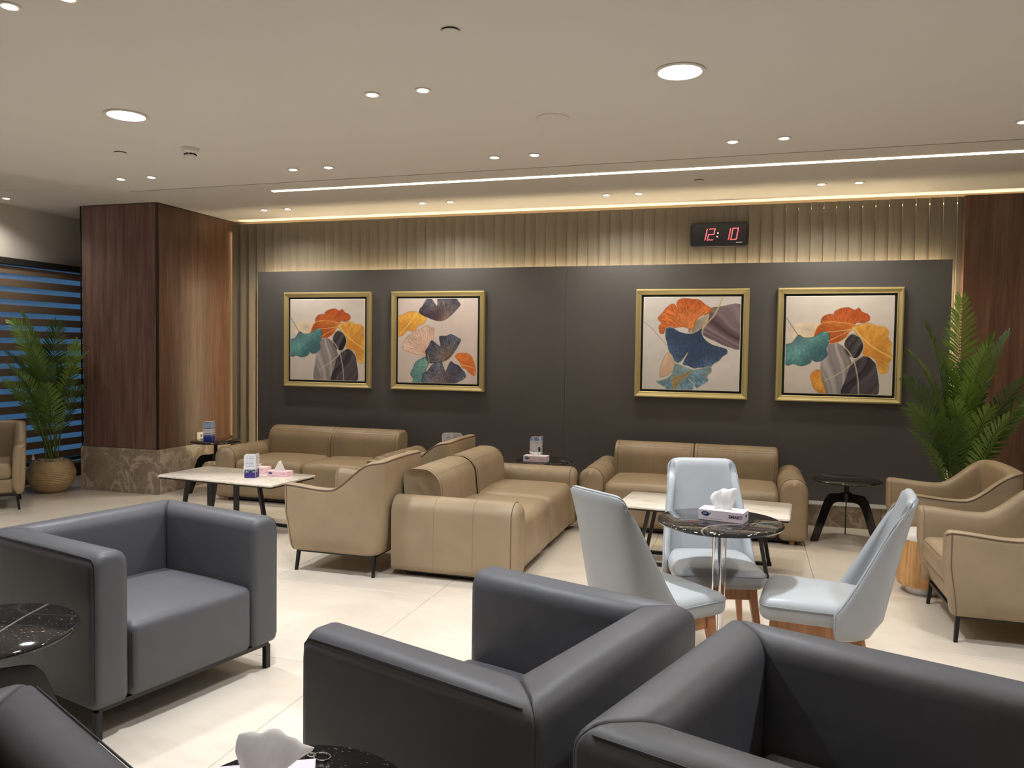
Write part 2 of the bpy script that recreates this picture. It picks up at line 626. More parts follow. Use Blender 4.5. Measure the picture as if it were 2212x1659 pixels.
# tiles cut to fit along the window wall, pillar side and the far wall, and behind the camera
x0t, x1t = -1.87 - 5 * T, -1.87 + 6 * T
y0t, y1t = 4.545 - 3 * T, 4.545 + 3 * T
rest = [(boxv(XL, x0t - .0024, YF, YB, -0.0098, 0), BOXF), (boxv(x1t + .0024, XR, YF, YB, -0.0098, 0), BOXF),
        (boxv(x0t, x1t, YF, y0t - .0024, -0.0098, 0), BOXF)]
o = mk('floor_tile_field', *merge(rest), 'tile', floor, False)

# ceiling: main dropped field with an angled left edge, higher perimeter
ceil = struct('ceiling', *merge([(boxv(XL - .1, XR + .1, YF - .1, YB + .1, ZC, ZC + .15), BOXF)]), 'ceiling')
poly = [(-5.45, 5.89), (XR, 5.76), (XR, YF), (XL + .01, YF), (XL + .01, 1.55)]
v, f = prism(poly, lambda x, y: (x, y, ZM), lambda x, y: (x, y, ZC - .0))
struct('main_field', v, f, 'ceiling', parent=ceil)
# grey strip standing in for the line of shade along the edge
v, f = prism([(-5.44, 5.895), (XR, 5.765), (XR, 5.775), (-5.44, 5.905)], lambda x, y: (x, y, ZM + .0), lambda x, y: (x, y, ZM + .012))
struct('painted_shade_line', v, f, 'grille', parent=ceil)
# access-hatch line in the left strip of ceiling
struct('hatch_edge', *merge([(boxv(-6.9, -5.9, 5.9, 5.906, ZC - .003, ZC), BOXF)]), 'ceiling', parent=ceil)

# walls
wall_back = struct('wall_back', boxv(XL - .1, XR + .1, YB, YB + .15, 0, ZC), BOXF, 'room_wall')
struct('wall_right', boxv(XR, XR + .15, YF, YB, 0, ZC), BOXF, 'room_wall')
struct('wall_front', boxv(XL - .1, XR + .1, YF - .15, YF, 0, ZC), BOXF, 'room_wall')
# left wall with the window opening
WY0, WY1, WZ0, WZ1 = 2.2, 7.78, 0.16, 2.47
struct('wall_left', *merge([(boxv(XL - .2, XL, YF, YB, WZ1, ZC), BOXF), (boxv(XL - .2, XL, YF, WY0, 0, WZ1), BOXF),
                            (boxv(XL - .2, XL, WY1, YB, 0, WZ1), BOXF), (boxv(XL - .2, XL, WY0, WY1, 0, WZ0), BOXF)]), 'white_wall')
struct('baseboard_left', *merge([(boxv(XL, XL + .012, YF, YB, 0, .155), BOXF)]), 'skirt')
win = struct('window_1', *merge([(boxv(XL - .16, XL - .10, WY0, WY1, WZ0, WZ0 + .06), BOXF), (boxv(XL - .16, XL - .10, WY0, WY1, WZ1 - .06, WZ1), BOXF)]
                                + [(boxv(XL - .16, XL - .10, y, y + .05, WZ0 + .06, WZ1 - .06), BOXF) for y in (WY0, 3.55, 4.95, 6.35, WY1 - .05)]), 'alu')
for k, (ya, yb) in enumerate(((WY0 + .05, 3.55), (3.60, 4.95), (5.0, 6.35), (6.40, WY1 - .05))):
    box('pane', XL - .134, XL - .128, ya, yb, WZ0 + .06, WZ1 - .06, 'glass', win)
box('sill', XL - .10, XL + .03, WY0, WY1, WZ0 - .004, WZ0 + .03, 'sill', win)
# zebra roller blind
bl = thing('roller_blind', 'dark brown and blue-lit zebra roller blind covering the window behind the potted palm', 'blind', (XL + .035, 5.0, 0))
mk('headrail', *merge([cbox(-.03, .035, -2.8, 2.78, 2.395, 2.468, .006)]), 'alu', bl, False)
mk('sheer_sheet', boxv(-.002, 0, -2.76, 2.74, .235, 2.395), BOXF, 'sheer', bl, False)
zz = 2.34
proto = None
while zz > 0.24:
    h = .080
    if proto is None:
        proto = mk('fabric_band', *cbox(.004, .010, -2.76, 2.74, -h / 2, h / 2, .001), 'blind_dark', bl, False)
        proto.location = (0, 0, zz)
    else:
        mesh_copy(proto, bl, (0, 0, zz))
    zz -= .1365
mk('bottom_rail', *cbox(-.006, .014, -2.78, 2.76, .205, .238, .003), 'alu', bl, False)

# ---- slatted wall, dark panel, plinth
SY = 7.93
slv, slf = cbox(-.056, .056, 0, .010, 0, 2.985, .0015)
proto = None
x = -5.832 + .056
while x < 1.86:
    if proto is None:
        proto = mk('slat', slv, slf, 'slat', wall_back, False)
        proto.location = (x, SY, 0); proto.rotation_euler = (0, 0, math.radians(9))
    else:
        mesh_copy(proto, wall_back, (x, SY, 0), (0, 0, math.radians(9)))
    x += .1115
PX0, PX1, PY, PZ0, PZ1 = -5.387, 1.697, 7.78, .20, 2.412
xs = [PX0, -5.20, -1.784, PX1]
for i in range(3):
    mk('wall_panel', *cbox(xs[i] + .0008, xs[i + 1] - .0008, PY, PY + .022, PZ0, PZ1, .0012), 'panel', wall_back, False)
mk('panel_battens', *merge([(boxv(x_, x_ + .05, PY + .024, SY - .012, PZ0, PZ1 - .12), BOXF) for x_ in (-5.1, -3.4, -1.8, -.1, 1.4)]), 'dark', wall_back, False)
# hidden LED tapes: above the slats, behind the dark panel edges, beside the pillar
mk('cove_led', boxv(-5.75, XR - .05, SY + .035, SY + .06, 2.93, 2.94), BOXF, 'cove', wall_back, False)
mk('panel_led_top', boxv(PX0 + .05, PX1 - .03, SY - .085, SY - .06, PZ1 - .07, PZ1 - .062), BOXF, 'cove_edge', wall_back, False)
mk('panel_led_left', boxv(PX0 + .035, PX0 + .042, SY - .085, SY - .06, PZ0 + .1, PZ1 - .1), BOXF, 'cove_edge', wall_back, False)
mk('panel_led_right', boxv(PX1 - .042, PX1 - .035, SY - .085, SY - .06, PZ0 + .1, PZ1 - .1), BOXF, 'cove_edge', wall_back, False)
mk('pillar_led', boxv(-5.846, -5.841, SY + .035, SY + .06, .5, 2.9), BOXF, 'cove_side', wall_back, False)
# stone plinth with ledge
pl = struct('baseboard_back', boxv(-5.86, 1.78, 7.615, PY + .10, 0.0, .186), BOXF, 'plinth')
xx = -5.86
proto = None
while xx < 1.7:
    mk('stone_panel', *cbox(xx + .001, min(xx + 1.17, 1.78) - .001, 7.60, 7.614, 0.0, .186, .001), 'plinth', pl, False)
    xx += 1.17
mk('ledge_trim', *cbox(-5.86, 1.78, 7.597, PY, .187, .199, .002), 'sill', pl, False)
# right walnut wall
wr = struct('trim_1', boxv(1.80, XR, 7.90, 7.93, 0, 2.985), BOXF, 'walnut')
for i, xa in enumerate((1.80, 3.02, 4.24)):
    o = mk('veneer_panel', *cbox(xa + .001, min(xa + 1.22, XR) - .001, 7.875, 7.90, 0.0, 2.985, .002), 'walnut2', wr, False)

# ---- pillar
pcx, pcy = -6.36, 7.4
pil = struct('trim_2', boxv(-6.83, -5.89, 6.765, YB, 0, ZC), BOXF, 'dark')
PXa, PXb, PYa = -6.856, -5.865, 6.74
mk('veneer_panel', *cbox(PXa + .022, PXb - .022, PYa, PYa + .02, .47, 3.022, .002), 'walnut', pil, False)
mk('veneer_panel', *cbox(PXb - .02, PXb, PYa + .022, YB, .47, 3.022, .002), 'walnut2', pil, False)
mk('veneer_panel', *cbox(PXa, PXa + .02, PYa + .022, YB, .47, 3.022, .002), 'walnut', pil, False)
for xa in (PXa, PXb - .006):
    mk('corner_trim', boxv(xa, xa + .006, PYa - .004, PYa + .002, .47, 3.022), BOXF, 'black_metal', pil, False)
    mk('corner_trim', boxv(xa + (.012 if xa < -6.5 else -.012), xa + (.016 if xa < -6.5 else -.008), PYa - .004, PYa + .002, .47, 3.022), BOXF, 'black_metal', pil, False)
mk('stone_panel', *cbox(PXa - .006, PXb + .006, PYa - .012, PYa + .02, 0, .468, .002), 'plinth', pil, False)
mk('stone_panel', *cbox(PXb - .02, PXb + .006, PYa + .021, YB, 0, .468, .002), 'plinth', pil, False)
mk('stone_panel', *cbox(PXa - .006, PXa + .02, PYa + .021, YB, 0, .468, .002), 'plinth', pil, False)

# LED slot in the perimeter ceiling
v, f = prism([(-4.356, 6.505), (XR - .1, 6.445), (XR - .1, 6.49), (-4.356, 6.55)], lambda x, y: (x, y, ZC - .004), lambda x, y: (x, y, ZC + .004))
o = mk('led_strip_light', v, f, 'led', None, False)
o['label'] = 'long thin warm white LED strip set in the ceiling above the sofas'; o['category'] = 'strip light'

# ================================================================== CEILING FIXTURES
def add_light(kind, name, loc, energy, color, parent=None, **kw):
    l = bpy.data.lights.new(name, kind)
    l.energy = energy; l.color = color
    for k, v in kw.items(): setattr(l, k, v)
    o = bpy.data.objects.new(name, l); C.objects.link(o)
    o.location = loc
    if parent: o.parent = parent
    return o


def spot_fixture():
    t = thing('recessed_spotlight', '', 'spotlight', (0, 0, 0), 0, 'small recessed ceiling spotlights')
    mk('trim_ring', *lathe([(.030, .0), (.044, .0), (.046, -.003), (.045, -.006), (.032, -.006), (.030, -.002)], 28), 'white_plastic', t)
    mk('lens', *lathe([(.0005, -.0105), (.018, -.0095), (.028, -.006), (.0295, -.001), (.0005, -.0005)], 24), 'lens_small', t)
    l = add_light('SPOT', 'lamp', (0, 0, -.02), SPOT_W, (1.0, .935, .83), t, spot_size=math.radians(84), spot_blend=0.9, shadow_soft_size=.035)
    return t


def big_fixture():
    t = thing('round_downlight', '', 'downlight', (0, 0, 0), 0)
    mk('trim_ring', *lathe([(.105, .0), (.125, .0), (.128, -.004), (.126, -.008), (.108, -.008), (.105, -.002)], 40), 'white_plastic', t)
    mk('lens', *lathe([(.0005, -.009), (.070, -.008), (.100, -.005), (.1045, -.001), (.0005, -.0005)], 40), 'lens_big', t)
    l = add_light('AREA', 'lamp', (0, 0, -.018), BIG_W, (.90, .94, 1.0), t, shape='DISK', size=.2, spread=math.radians(120))
    return t


S0 = spot_fixture()
visible = [
    (-2.02, 3.97, ZM, 'left spotlight of the pair nearest the ceiling centre, left of the loudspeaker'),
    (-1.72, 3.97, ZM, 'right spotlight of the pair nearest the ceiling centre, left of the loudspeaker'),
    (-5.09, 5.43, ZM, 'left spotlight of the pair beside the pillar, below the small ceiling cap'),
    (-4.78, 5.43, ZM, 'right spotlight of the pair beside the pillar, below the smoke detector'),
    (-3.46, 5.46, ZM, 'left spotlight of the pair above the left end of the LED strip'),
    (-3.15, 5.46, ZM, 'right spotlight of the pair above the left end of the LED strip'),
    (-1.80, 5.46, ZM, 'left spotlight of the pair just beyond the round ceiling loudspeaker'),
    (-1.50, 5.46, ZM, 'right spotlight of the pair just beyond the round ceiling loudspeaker'),
    (-0.14, 5.43, ZM, 'left spotlight of the pair between the right downlight and the LED strip'),
    (0.18, 5.42, ZM, 'right spotlight of the pair between the right downlight and the LED strip'),
    (1.52, 5.38, ZM, 'spotlight cut by the right edge of the photo'),
    (-2.67, 2.57, ZM, 'spotlight at the top left edge of the photo'),
    (-5.03, 7.38, ZC, 'leftmost spotlight of the row behind the LED strip'),
    (-4.74, 7.38, ZC, 'second spotlight from the left in the row behind the LED strip'),
    (-3.19, 7.38, ZC, 'third spotlight from the left in the row behind the LED strip'),
    (-2.89, 7.38, ZC, 'fourth spotlight from the left in the row behind the LED strip'),
    (-1.32, 7.38, ZC, 'fifth spotlight in the row behind the LED strip, left of the clock'),
    (-1.02, 7.38, ZC, 'sixth spotlight in the row behind the LED strip, left of the clock'),
    (0.56, 7.33, ZC, 'seventh spotlight in the row behind the LED strip, right of the clock'),
    (0.86, 7.33, ZC, 'rightmost spotlight of the row behind the LED strip'),
    (-7.26, 6.22, ZC, 'lone spotlight over the window blind at the left edge'),
    # outside the frame, lighting the rest of the lounge
    (1.82, 5.38, ZM, None), (-2.97, 2.57, ZM, None), (2.4, 7.33, ZC, None), (2.7, 7.33, ZC, None), (3.2, 5.3, ZM, None),
    (-0.4, 2.5, ZM, None), (-0.1, 2.5, ZM, None), (1.3, 3.9, ZM, None), (1.6, 3.9, ZM, None), (2.2, 2.4, ZM, None), (-5.2, 3.9, ZM, None),
    (-1.2, 1.25, ZM, None), (.5, 1.25, ZM, None), (-5.0, 2.4, ZM, None), (-6.6, 3.4, ZM, None), (3.6, 3.4, ZM, None),  # first two are added, unseen, to brighten the near table and chair tops
    
]
S1 = None
for i, (x, y, z, lb) in enumerate(visible):
    if lb is None:                       # unseen lamps outside the frame, parented to the ceiling
        for c in S0.children:
            d_ = c.copy(); C.objects.link(d_); d_.parent = ceil
            d_.location = (x, y, z + (c.location.z if c.type == 'LIGHT' else 0))
            d_.name = {'MESH': 'spotlight_' + c.name.split('.')[0], 'LIGHT': 'spotlight_lamp'}[c.type]
        continue
    if i == 0:
        S0.location = (x, y, z); S0['label'] = lb; S0['group'] = 'small recessed ceiling spotlights'
    else:
        d_ = dup(S0, (x, y, z), 0, lb, 'small recessed ceiling spotlights' if 'outside' not in lb else 'spotlights outside the photograph')
        if z == ZC:                      # row along the wall: wider beams that wash the paintings
            lamp = [c for c in d_.children if c.type == 'LIGHT'][0]
            if S1 is None:
                S1 = lamp.data.copy(); S1.energy = WALL_W; S1.spot_size = math.radians(140); S1.spot_blend = .8
            lamp.data = S1
B0 = big_fixture()
bigs = [(-3.66, 3.95, 'bright round white downlight in the ceiling at the left, near the smoke detector'),
        (-.365, 4.03, 'bright round white downlight in the ceiling at the right, the largest lamp in view'),
        (-1.66, 2.62, None), (1.9, 2.9, None), (-5.6, 2.9, None)]
for i, (x, y, lb) in enumerate(bigs):
    if lb is None:
        for c in B0.children:
            d_ = c.copy(); C.objects.link(d_); d_.parent = ceil
            d_.location = (x, y, ZM + (c.location.z if c.type == 'LIGHT' else 0))
            d_.name = {'MESH': 'downlight_' + c.name.split('.')[0], 'LIGHT': 'downlight_lamp'}[c.type]
        continue
    if i == 0:
        B0.location = (x, y, ZM); B0['label'] = lb; B0['group'] = 'large round downlights'
    else:
        dup(B0, (x, y, ZM), 0, lb, 'large round downlights' if 'outside' not in lb else 'downlights outside the photograph')

t = thing('ceiling_loudspeaker', 'round grey grille of a loudspeaker set in the ceiling', 'speaker', (-1.165, 4.64, ZM))
mk('rim', *lathe([(.080, 0), (.098, 0), (.098, -.005), (.080, -.006)], 40), 'white_plastic', t)
mk('grille', *lathe([(.0005, -.005), (.06, -.0045), (.080, -.003), (.080, 0), (.0005, -.0002)], 40), 'grille', t)
t = thing('smoke_detector', 'cream smoke detector hanging from the ceiling near the left downlight', 'detector', (-3.82, 4.72, ZM))
mk('base', *lathe([(.0005, 0), (.062, 0), (.063, -.010), (.0005, -.010)], 32), 'white_plastic', t)
mk('body', *lathe([(.0005, -.010), (.058, -.010), (.056, -.024), (.034, -.040), (.0005, -.040)], 32), 'white_plastic', t)
mk('slots', *merge([(boxv(.033 * math.cos(q) - .008, .033 * math.cos(q) + .008, .033 * math.sin(q) - .008, .033 * math.sin(q) + .008, -.048, -.040), BOXF) for q in [i * PI / 4 for i in range(8)]]), 'dark', t, False)
mk('cap', *lathe([(.0005, -.046), (.036, -.046), (.034, -.055), (.0005, -.057)], 28), 'white_plastic', t)
for (x, y, z, lb) in ((-1.288, 3.27, ZM, 'white round sprinkler cap in the ceiling left of the right downlight, nearest the top edge'),
                      (-4.40, 4.69, ZM, 'small white round sprinkler cap between the left downlight and the spotlights'),
                      (-.448, 6.94, ZC, 'small white round sprinkler cap between the LED strip and the clock wall')):
    t = thing('sprinkler_cap', lb, 'ceiling cap', (x, y, z))
    mk('disc', *lathe([(.0005, -.010), (.040, -.010), (.042, -.007), (.0005, -.007)], 32), 'ceiling', t)
    mk('recess', *lathe([(.0005, -.0005), (.040, -.0005), (.040, -.0065), (.0005, -.0065)], 32), 'dark', t)

# ================================================================== PAINTINGS (flat prints computed as colour fields)
N = 200
gy, gx = np.mgrid[0:N, 0:N] / (N - 1.0)
rng = np.random.RandomState(3)


def vnoise(x, y, s, seed):
    r = np.random.RandomState(seed).rand(64, 64)
    X = x * s; Y = y * s
    xi = np.floor(X).astype(int); yi = np.floor(Y).astype(int); fx = X - xi; fy = Y - yi
    fx = fx * fx * (3 - 2 * fx); fy = fy * fy * (3 - 2 * fy)
    g = lambda a, b: r[a % 64, b % 64]
    return (g(xi, yi) * (1 - fx) * (1 - fy) + g(xi + 1, yi) * fx * (1 - fy) + g(xi, yi + 1) * (1 - fx) * fy + g(xi + 1, yi + 1) * fx * fy)


def rgb(*c): return np.array(c) / 255.0


def over(img, m, col):
    m = m[..., None]
    return img * (1 - m) + col * m


def spline(pts, k=10, closed=True):
    P = np.array(pts, float); n = len(P); out = []
    rng_ = range(n) if closed else range(n - 1)
    for i in rng_:
        if closed: p0, p1, p2, p3 = P[i - 1], P[i], P[(i + 1) % n], P[(i + 2) % n]
        else: p0, p1, p2, p3 = P[max(i - 1, 0)], P[i], P[i + 1], P[min(i + 2, n - 1)]
        for j in range(k):
            t = j / k
            out.append(.5 * ((2 * p1) + (-p0 + p2) * t + (2 * p0 - 5 * p1 + 4 * p2 - p3) * t * t + (-p0 + 3 * p1 - 3 * p2 + p3) * t ** 3))
    if not closed: out.append(P[-1])
    return np.array(out)


def inside(poly):
    m = np.zeros(gx.shape, bool); n = len(poly)
    for i in range(n):
        x1, y1 = poly[i]; x2, y2 = poly[(i + 1) % n]
        if y1 == y2: continue
        c = ((y1 > gy) != (y2 > gy)) & (gx < (x2 - x1) * (gy - y1) / (y2 - y1) + x1)
        m ^= c
    return m


def pdist(poly, closed=True):
    d = np.full(gx.shape, 9.0); n = len(poly)
    for i in range(n if closed else n - 1):
        x1, y1 = poly[i]; x2, y2 = poly[(i + 1) % n]
        dx, dy = x2 - x1, y2 - y1; L = dx * dx + dy * dy + 1e-12
        t = np.clip(((gx - x1) * dx + (gy - y1) * dy) / L, 0, 1)
        d = np.minimum(d, np.hypot(gx - x1 - t * dx, gy - y1 - t * dy))
    return d


def leaf(img, pts, base, cin, cout, edge=None, veins=70, seed=1, vein_amt=.35, alpha=1.0, dark=None, fade=.6):
    poly = spline(pts, 7); m = inside(poly).astype(float); d = pdist(poly)
    dx = gx - base[0]; dy = gy - base[1]; rho = np.hypot(dx, dy); phi = np.arctan2(dy, dx)
    R = (rho * m).max() + 1e-6
    t = np.clip(rho / R, 0, 1) ** fade
    col = rgb(*cin) * (1 - t[..., None]) + rgb(*cout) * t[..., None]
    st = vnoise(phi + 4, t * .6 + 1, veins / 2.5, seed) * .6 + vnoise(phi + 4, t * .3, veins, seed + 5) * .4
    col = col * (1 + vein_amt * (st[..., None] - .5) * 1.6)
    blot = vnoise(gx, gy, 9, seed + 9)
    col = col * (1 + .22 * (blot[..., None] - .5))
    if dark is not None:
        q = np.clip(vnoise(gx + .3, gy, 5, seed + 2) * 1.6 - .5, 0, 1)[..., None] * .7
        col = col * (1 - q) + rgb(*dark) * q
    img = over(img, m * alpha, np.clip(col, 0, 1))
    if edge is not None:
        img = over(img, np.clip(1 - d / .006, 0, 1) * .8, rgb(*edge))
    return img


def agate(img, pts, cols, ang=20, scale=14, seed=4, bend=2.0):
    poly = spline(pts, 5); m = inside(poly).astype(float)
    a = math.radians(ang)
    s = gx * math.cos(a) + gy * math.sin(a)
    w_ = vnoise(gx, gy, 3, seed) * .22 + bend * .05 * np.sin(gy * 4)
    k = vnoise((s + w_) * 1.0, gx * 0 + .5, scale, seed + 1) * .65 + vnoise((s + w_), gx * 0 + .2, scale * 2.6, seed + 2) * .35
    k = np.clip((k - .2) / .6, 0, 1)[..., None]
    c = rgb(*cols[0]) * (1 - k) + rgb(*cols[1]) * k
    return over(img, m, c)


def line(img, pts, col, wd=.005, al=.95):
    d = pdist(spline(pts, 10, False), False)
    return over(img, np.clip(1.4 - d / wd, 0, 1) * al, rgb(*col))


def bg(c, seed):
    n = vnoise(gx, gy, 4, seed) * .6 + vnoise(gx, gy, 15, seed + 1) * .4
    return np.ones((N, N, 3)) * rgb(*c) * (1 + .07 * (n[..., None] - .5))


def wob(cx, cy, R, a0, a1, base, seed, amp=.06, n=16, slit=None):
    """outline of a fan leaf: base point, arc of radius R from angle a0 to a1 (deg, y down)"""
    rs = np.random.RandomState(seed); pts = [base]
    for i in range(n + 1):
        a = math.radians(a0 + (a1 - a0) * i / n)
        r = R * (1 + amp * (rs.rand() - .5) * 2)
        if i in (0, n): r *= .86
        if slit is not None and i == slit: r *= .62
        pts.append((base[0] + r * math.cos(a) + cx, base[1] + r * math.sin(a) + cy))
    return pts


def art_bouquet(small, sx=1.0, ox=0.0):
    """orange, yellow and teal ginkgo leaves over banded grey agate"""
    X = lambda pts: [(p[0] * sx + ox, p[1]) for p in pts]
    im = bg((226, 218, 212), 11)
    im = leaf(im, X([(.02, .34), (.1, .28), (.26, .27), (.36, .32), (.40, .42), (.30, .50), (.12, .48)]), X([(.35, .4)])[0], (240, 214, 176), (232, 214, 190), None, 20, 8, .08, .8)
    im = agate(im, X([(.33, 1.02), (.335, .74), (.36, .58), (.41, .49), (.48, .475), (.55, .52), (.60, .60), (.66, .8), (.66, 1.02)]), ((120, 112, 114), (206, 200, 200)), 8, 17, 5)
    im = agate(im, X([(.56, .46), (.60, .39), (.66, .385), (.71, .44), (.735, .52), (.71, .59), (.665, .63), (.60, .61), (.565, .55)]), ((40, 37, 42), (104, 98, 104)), 25, 20, 6)
    im = agate(im, X([(.55, 1.02), (.58, .84), (.62, .70), (.68, .63), (.76, .61), (.82, .65), (.86, .73), (.865, 1.02)]), ((34, 34, 40), (118, 106, 116)), 32, 15, 7)
    im = leaf(im, X([(.62, .33), (.40, .34), (.33, .27), (.36, .20), (.44, .185), (.47, .24), (.45, .17), (.50, .13), (.58, .115), (.64, .14), (.68, .12), (.71, .16), (.77, .19), (.78, .24), (.73, .27), (.66, .27)]), X([(.52, .42)])[0], (232, 150, 84), (190, 92, 46), (150, 80, 50), 60, 12, .3, 1, (186, 76, 40))
    im = leaf(im, X([(.265, .43), (.30, .31), (.38, .265), (.50, .265), (.60, .28), (.66, .30), (.60, .37), (.57, .42), (.50, .47), (.42, .48), (.40, .42), (.36, .37), (.32, .40)]), X([(.66, .30)])[0], (244, 170, 84), (218, 116, 52), (250, 214, 150), 50, 13, .25, 1, (176, 70, 36))
    im = leaf(im, X([(.62, .325), (.70, .285), (.78, .275), (.86, .30), (.92, .31), (.96, .36), (.955, .42), (.99, .48), (.98, .56), (1.0, .62), (.97, .68), (.96, .76), (.91, .79), (.875, .75), (.85, .66), (.80, .615), (.73, .60), (.735, .50), (.70, .42)]), X([(.735, .60)])[0], (232, 150, 66), (246, 196, 98), (214, 170, 110), 44, 14, .22, 1, (226, 150, 60))
    im = leaf(im, X([(-.03, .52), (.06, .48), (.12, .40), (.17, .425), (.26, .42), (.34, .365), (.405, .37), (.415, .46), (.385, .54), (.40, .60), (.34, .665), (.27, .665), (.25, .60), (.245, .68), (.16, .72), (.08, .70), (.02, .715), (-.03, .66)]), X([(.12, .41)])[0], (150, 192, 188), (94, 158, 160), (60, 84, 92), 64, 15, .3, 1, (62, 96, 112))
    if small:
        im = leaf(im, X([(.245, .82), (.27, .78), (.32, .755), (.345, .80), (.35, .86), (.375, .92), (.385, 1.0), (.33, .99), (.28, .95), (.26, .89)]), X([(.37, .90)])[0], (250, 196, 96), (232, 150, 70), (216, 150, 80), 30, 16, .2)
    for pts, c, w_ in (([(.0, .22), (.07, .33), (.12, .41)], (120, 118, 92), .004), ([(.54, .50), (.60, .57), (.655, .68), (.69, .85), (.70, 1.0)], (206, 204, 178), .006),
                       ([(.74, .60), (.66, .66), (.60, .72), (.50, .80), (.38, .87)], (206, 204, 178), .006), ([(.36, .37), (.60, .34), (.74, .29), (.9, .31)], (246, 206, 130), .004),
                       ([(.40, .46), (.55, .38), (.66, .31)], (248, 206, 140), .003), ([(.64, .33), (.80, .50), (1.0, .63)], (252, 222, 140), .006), ([(.56, .45), (.62, .385), (.71, .43), (.735, .52), (.70, .61)], (222, 216, 200), .004)):
        im = line(im, X(pts), c, w_)
    return im


def art_fans():
    im = bg((228, 214, 208), 21)
    im = leaf(im, wob(0, 0, .30, 250, 375 - 20, (.36, .40), 2, .05, 14), (.36, .40), (246, 204, 116), (240, 180, 84), (200, 150, 90), 40, 31, .2) if False else im
    im = leaf(im, [(-.02, .43), (-.02, .22), (.06, .19), (.12, .16), (.16, .15), (.24, .155), (.31, .19), (.36, .235), (.33, .29), (.25, .33), (.215, .385), (.12, .38), (.05, .44)], (.20, .40), (240, 168, 76), (246, 196, 92), (196, 140, 80), 40, 31, .22, 1, (226, 150, 60))
    im = line(im, [(.02, .42), (.12, .32), (.25, .16)], (255, 226, 140), .006)
    im = leaf(im, wob(0, 0, .31, 196, 322, (.56, .26), 3, .05, 14, 6), (.56, .26), (222, 150, 110), (92, 96, 112), (60, 56, 66), 110, 32, .75, 1, (58, 44, 56), .35)
    im = leaf(im, wob(0, 0, .33, 188, 285, (.385, .66), 4, .06, 12), (.385, .66), (236, 186, 160), (238, 204, 184), (188, 130, 104), 60, 33, .25, .75)
    for a_ in range(190, 285, 7):
        a = math.radians(a_); im = line(im, [(.385, .66), (.385 + .16 * math.cos(a + .05), .66 + .16 * math.sin(a + .05)), (.385 + .3 * math.cos(a), .66 + .3 * math.sin(a))], (190, 126, 100), .0018, .8)
    im = line(im, [(.56, .26), (.555, .36), (.565, .48), (.60, .58), (.64, .72)], (212, 196, 160), .005)
    im = leaf(im, wob(0, 0, .29, 168, 306, (.64, .715), 5, .05, 14, 7), (.64, .715), (224, 160, 110), (86, 98, 118), (54, 56, 70), 110, 34, .8, 1, (50, 42, 54), .35)
    im = leaf(im, [(.39, .77), (.35, .70), (.29, .72), (.23, .76), (.195, .83), (.165, .90), (.20, .96), (.19, 1.02), (.31, 1.02), (.36, .95), (.36, .86)], (.40, .78), (150, 196, 184), (104, 158, 158), (52, 70, 80), 60, 35, .35, 1, (64, 92, 100))
    im = leaf(im, wob(0, 0, .30, 186, 338, (.60, 1.04), 6, .05, 14, 8), (.60, 1.04), (214, 150, 110), (104, 116, 136), (52, 54, 68), 110, 36, .7, 1, (70, 66, 84), .35)
    im = leaf(im, [(.73, .68), (.77, .645), (.84, .64), (.90, .65), (.94, .69), (.965, .75), (.985, .83), (.975, .90), (.945, .895), (.90, .86), (.86, .82), (.82, .81), (.79, .75)], (.84, .84), (250, 160, 84), (236, 138, 66), (200, 96, 60), 36, 37, .2, 1, (226, 116, 56))
    im = line(im, [(.80, .78), (.88, .79), (.97, .815)], (255, 206, 140), .004)
    im = line(im, [(.385, .66), (.40, .73), (.40, .80)], (196, 168, 130), .004)
    return im


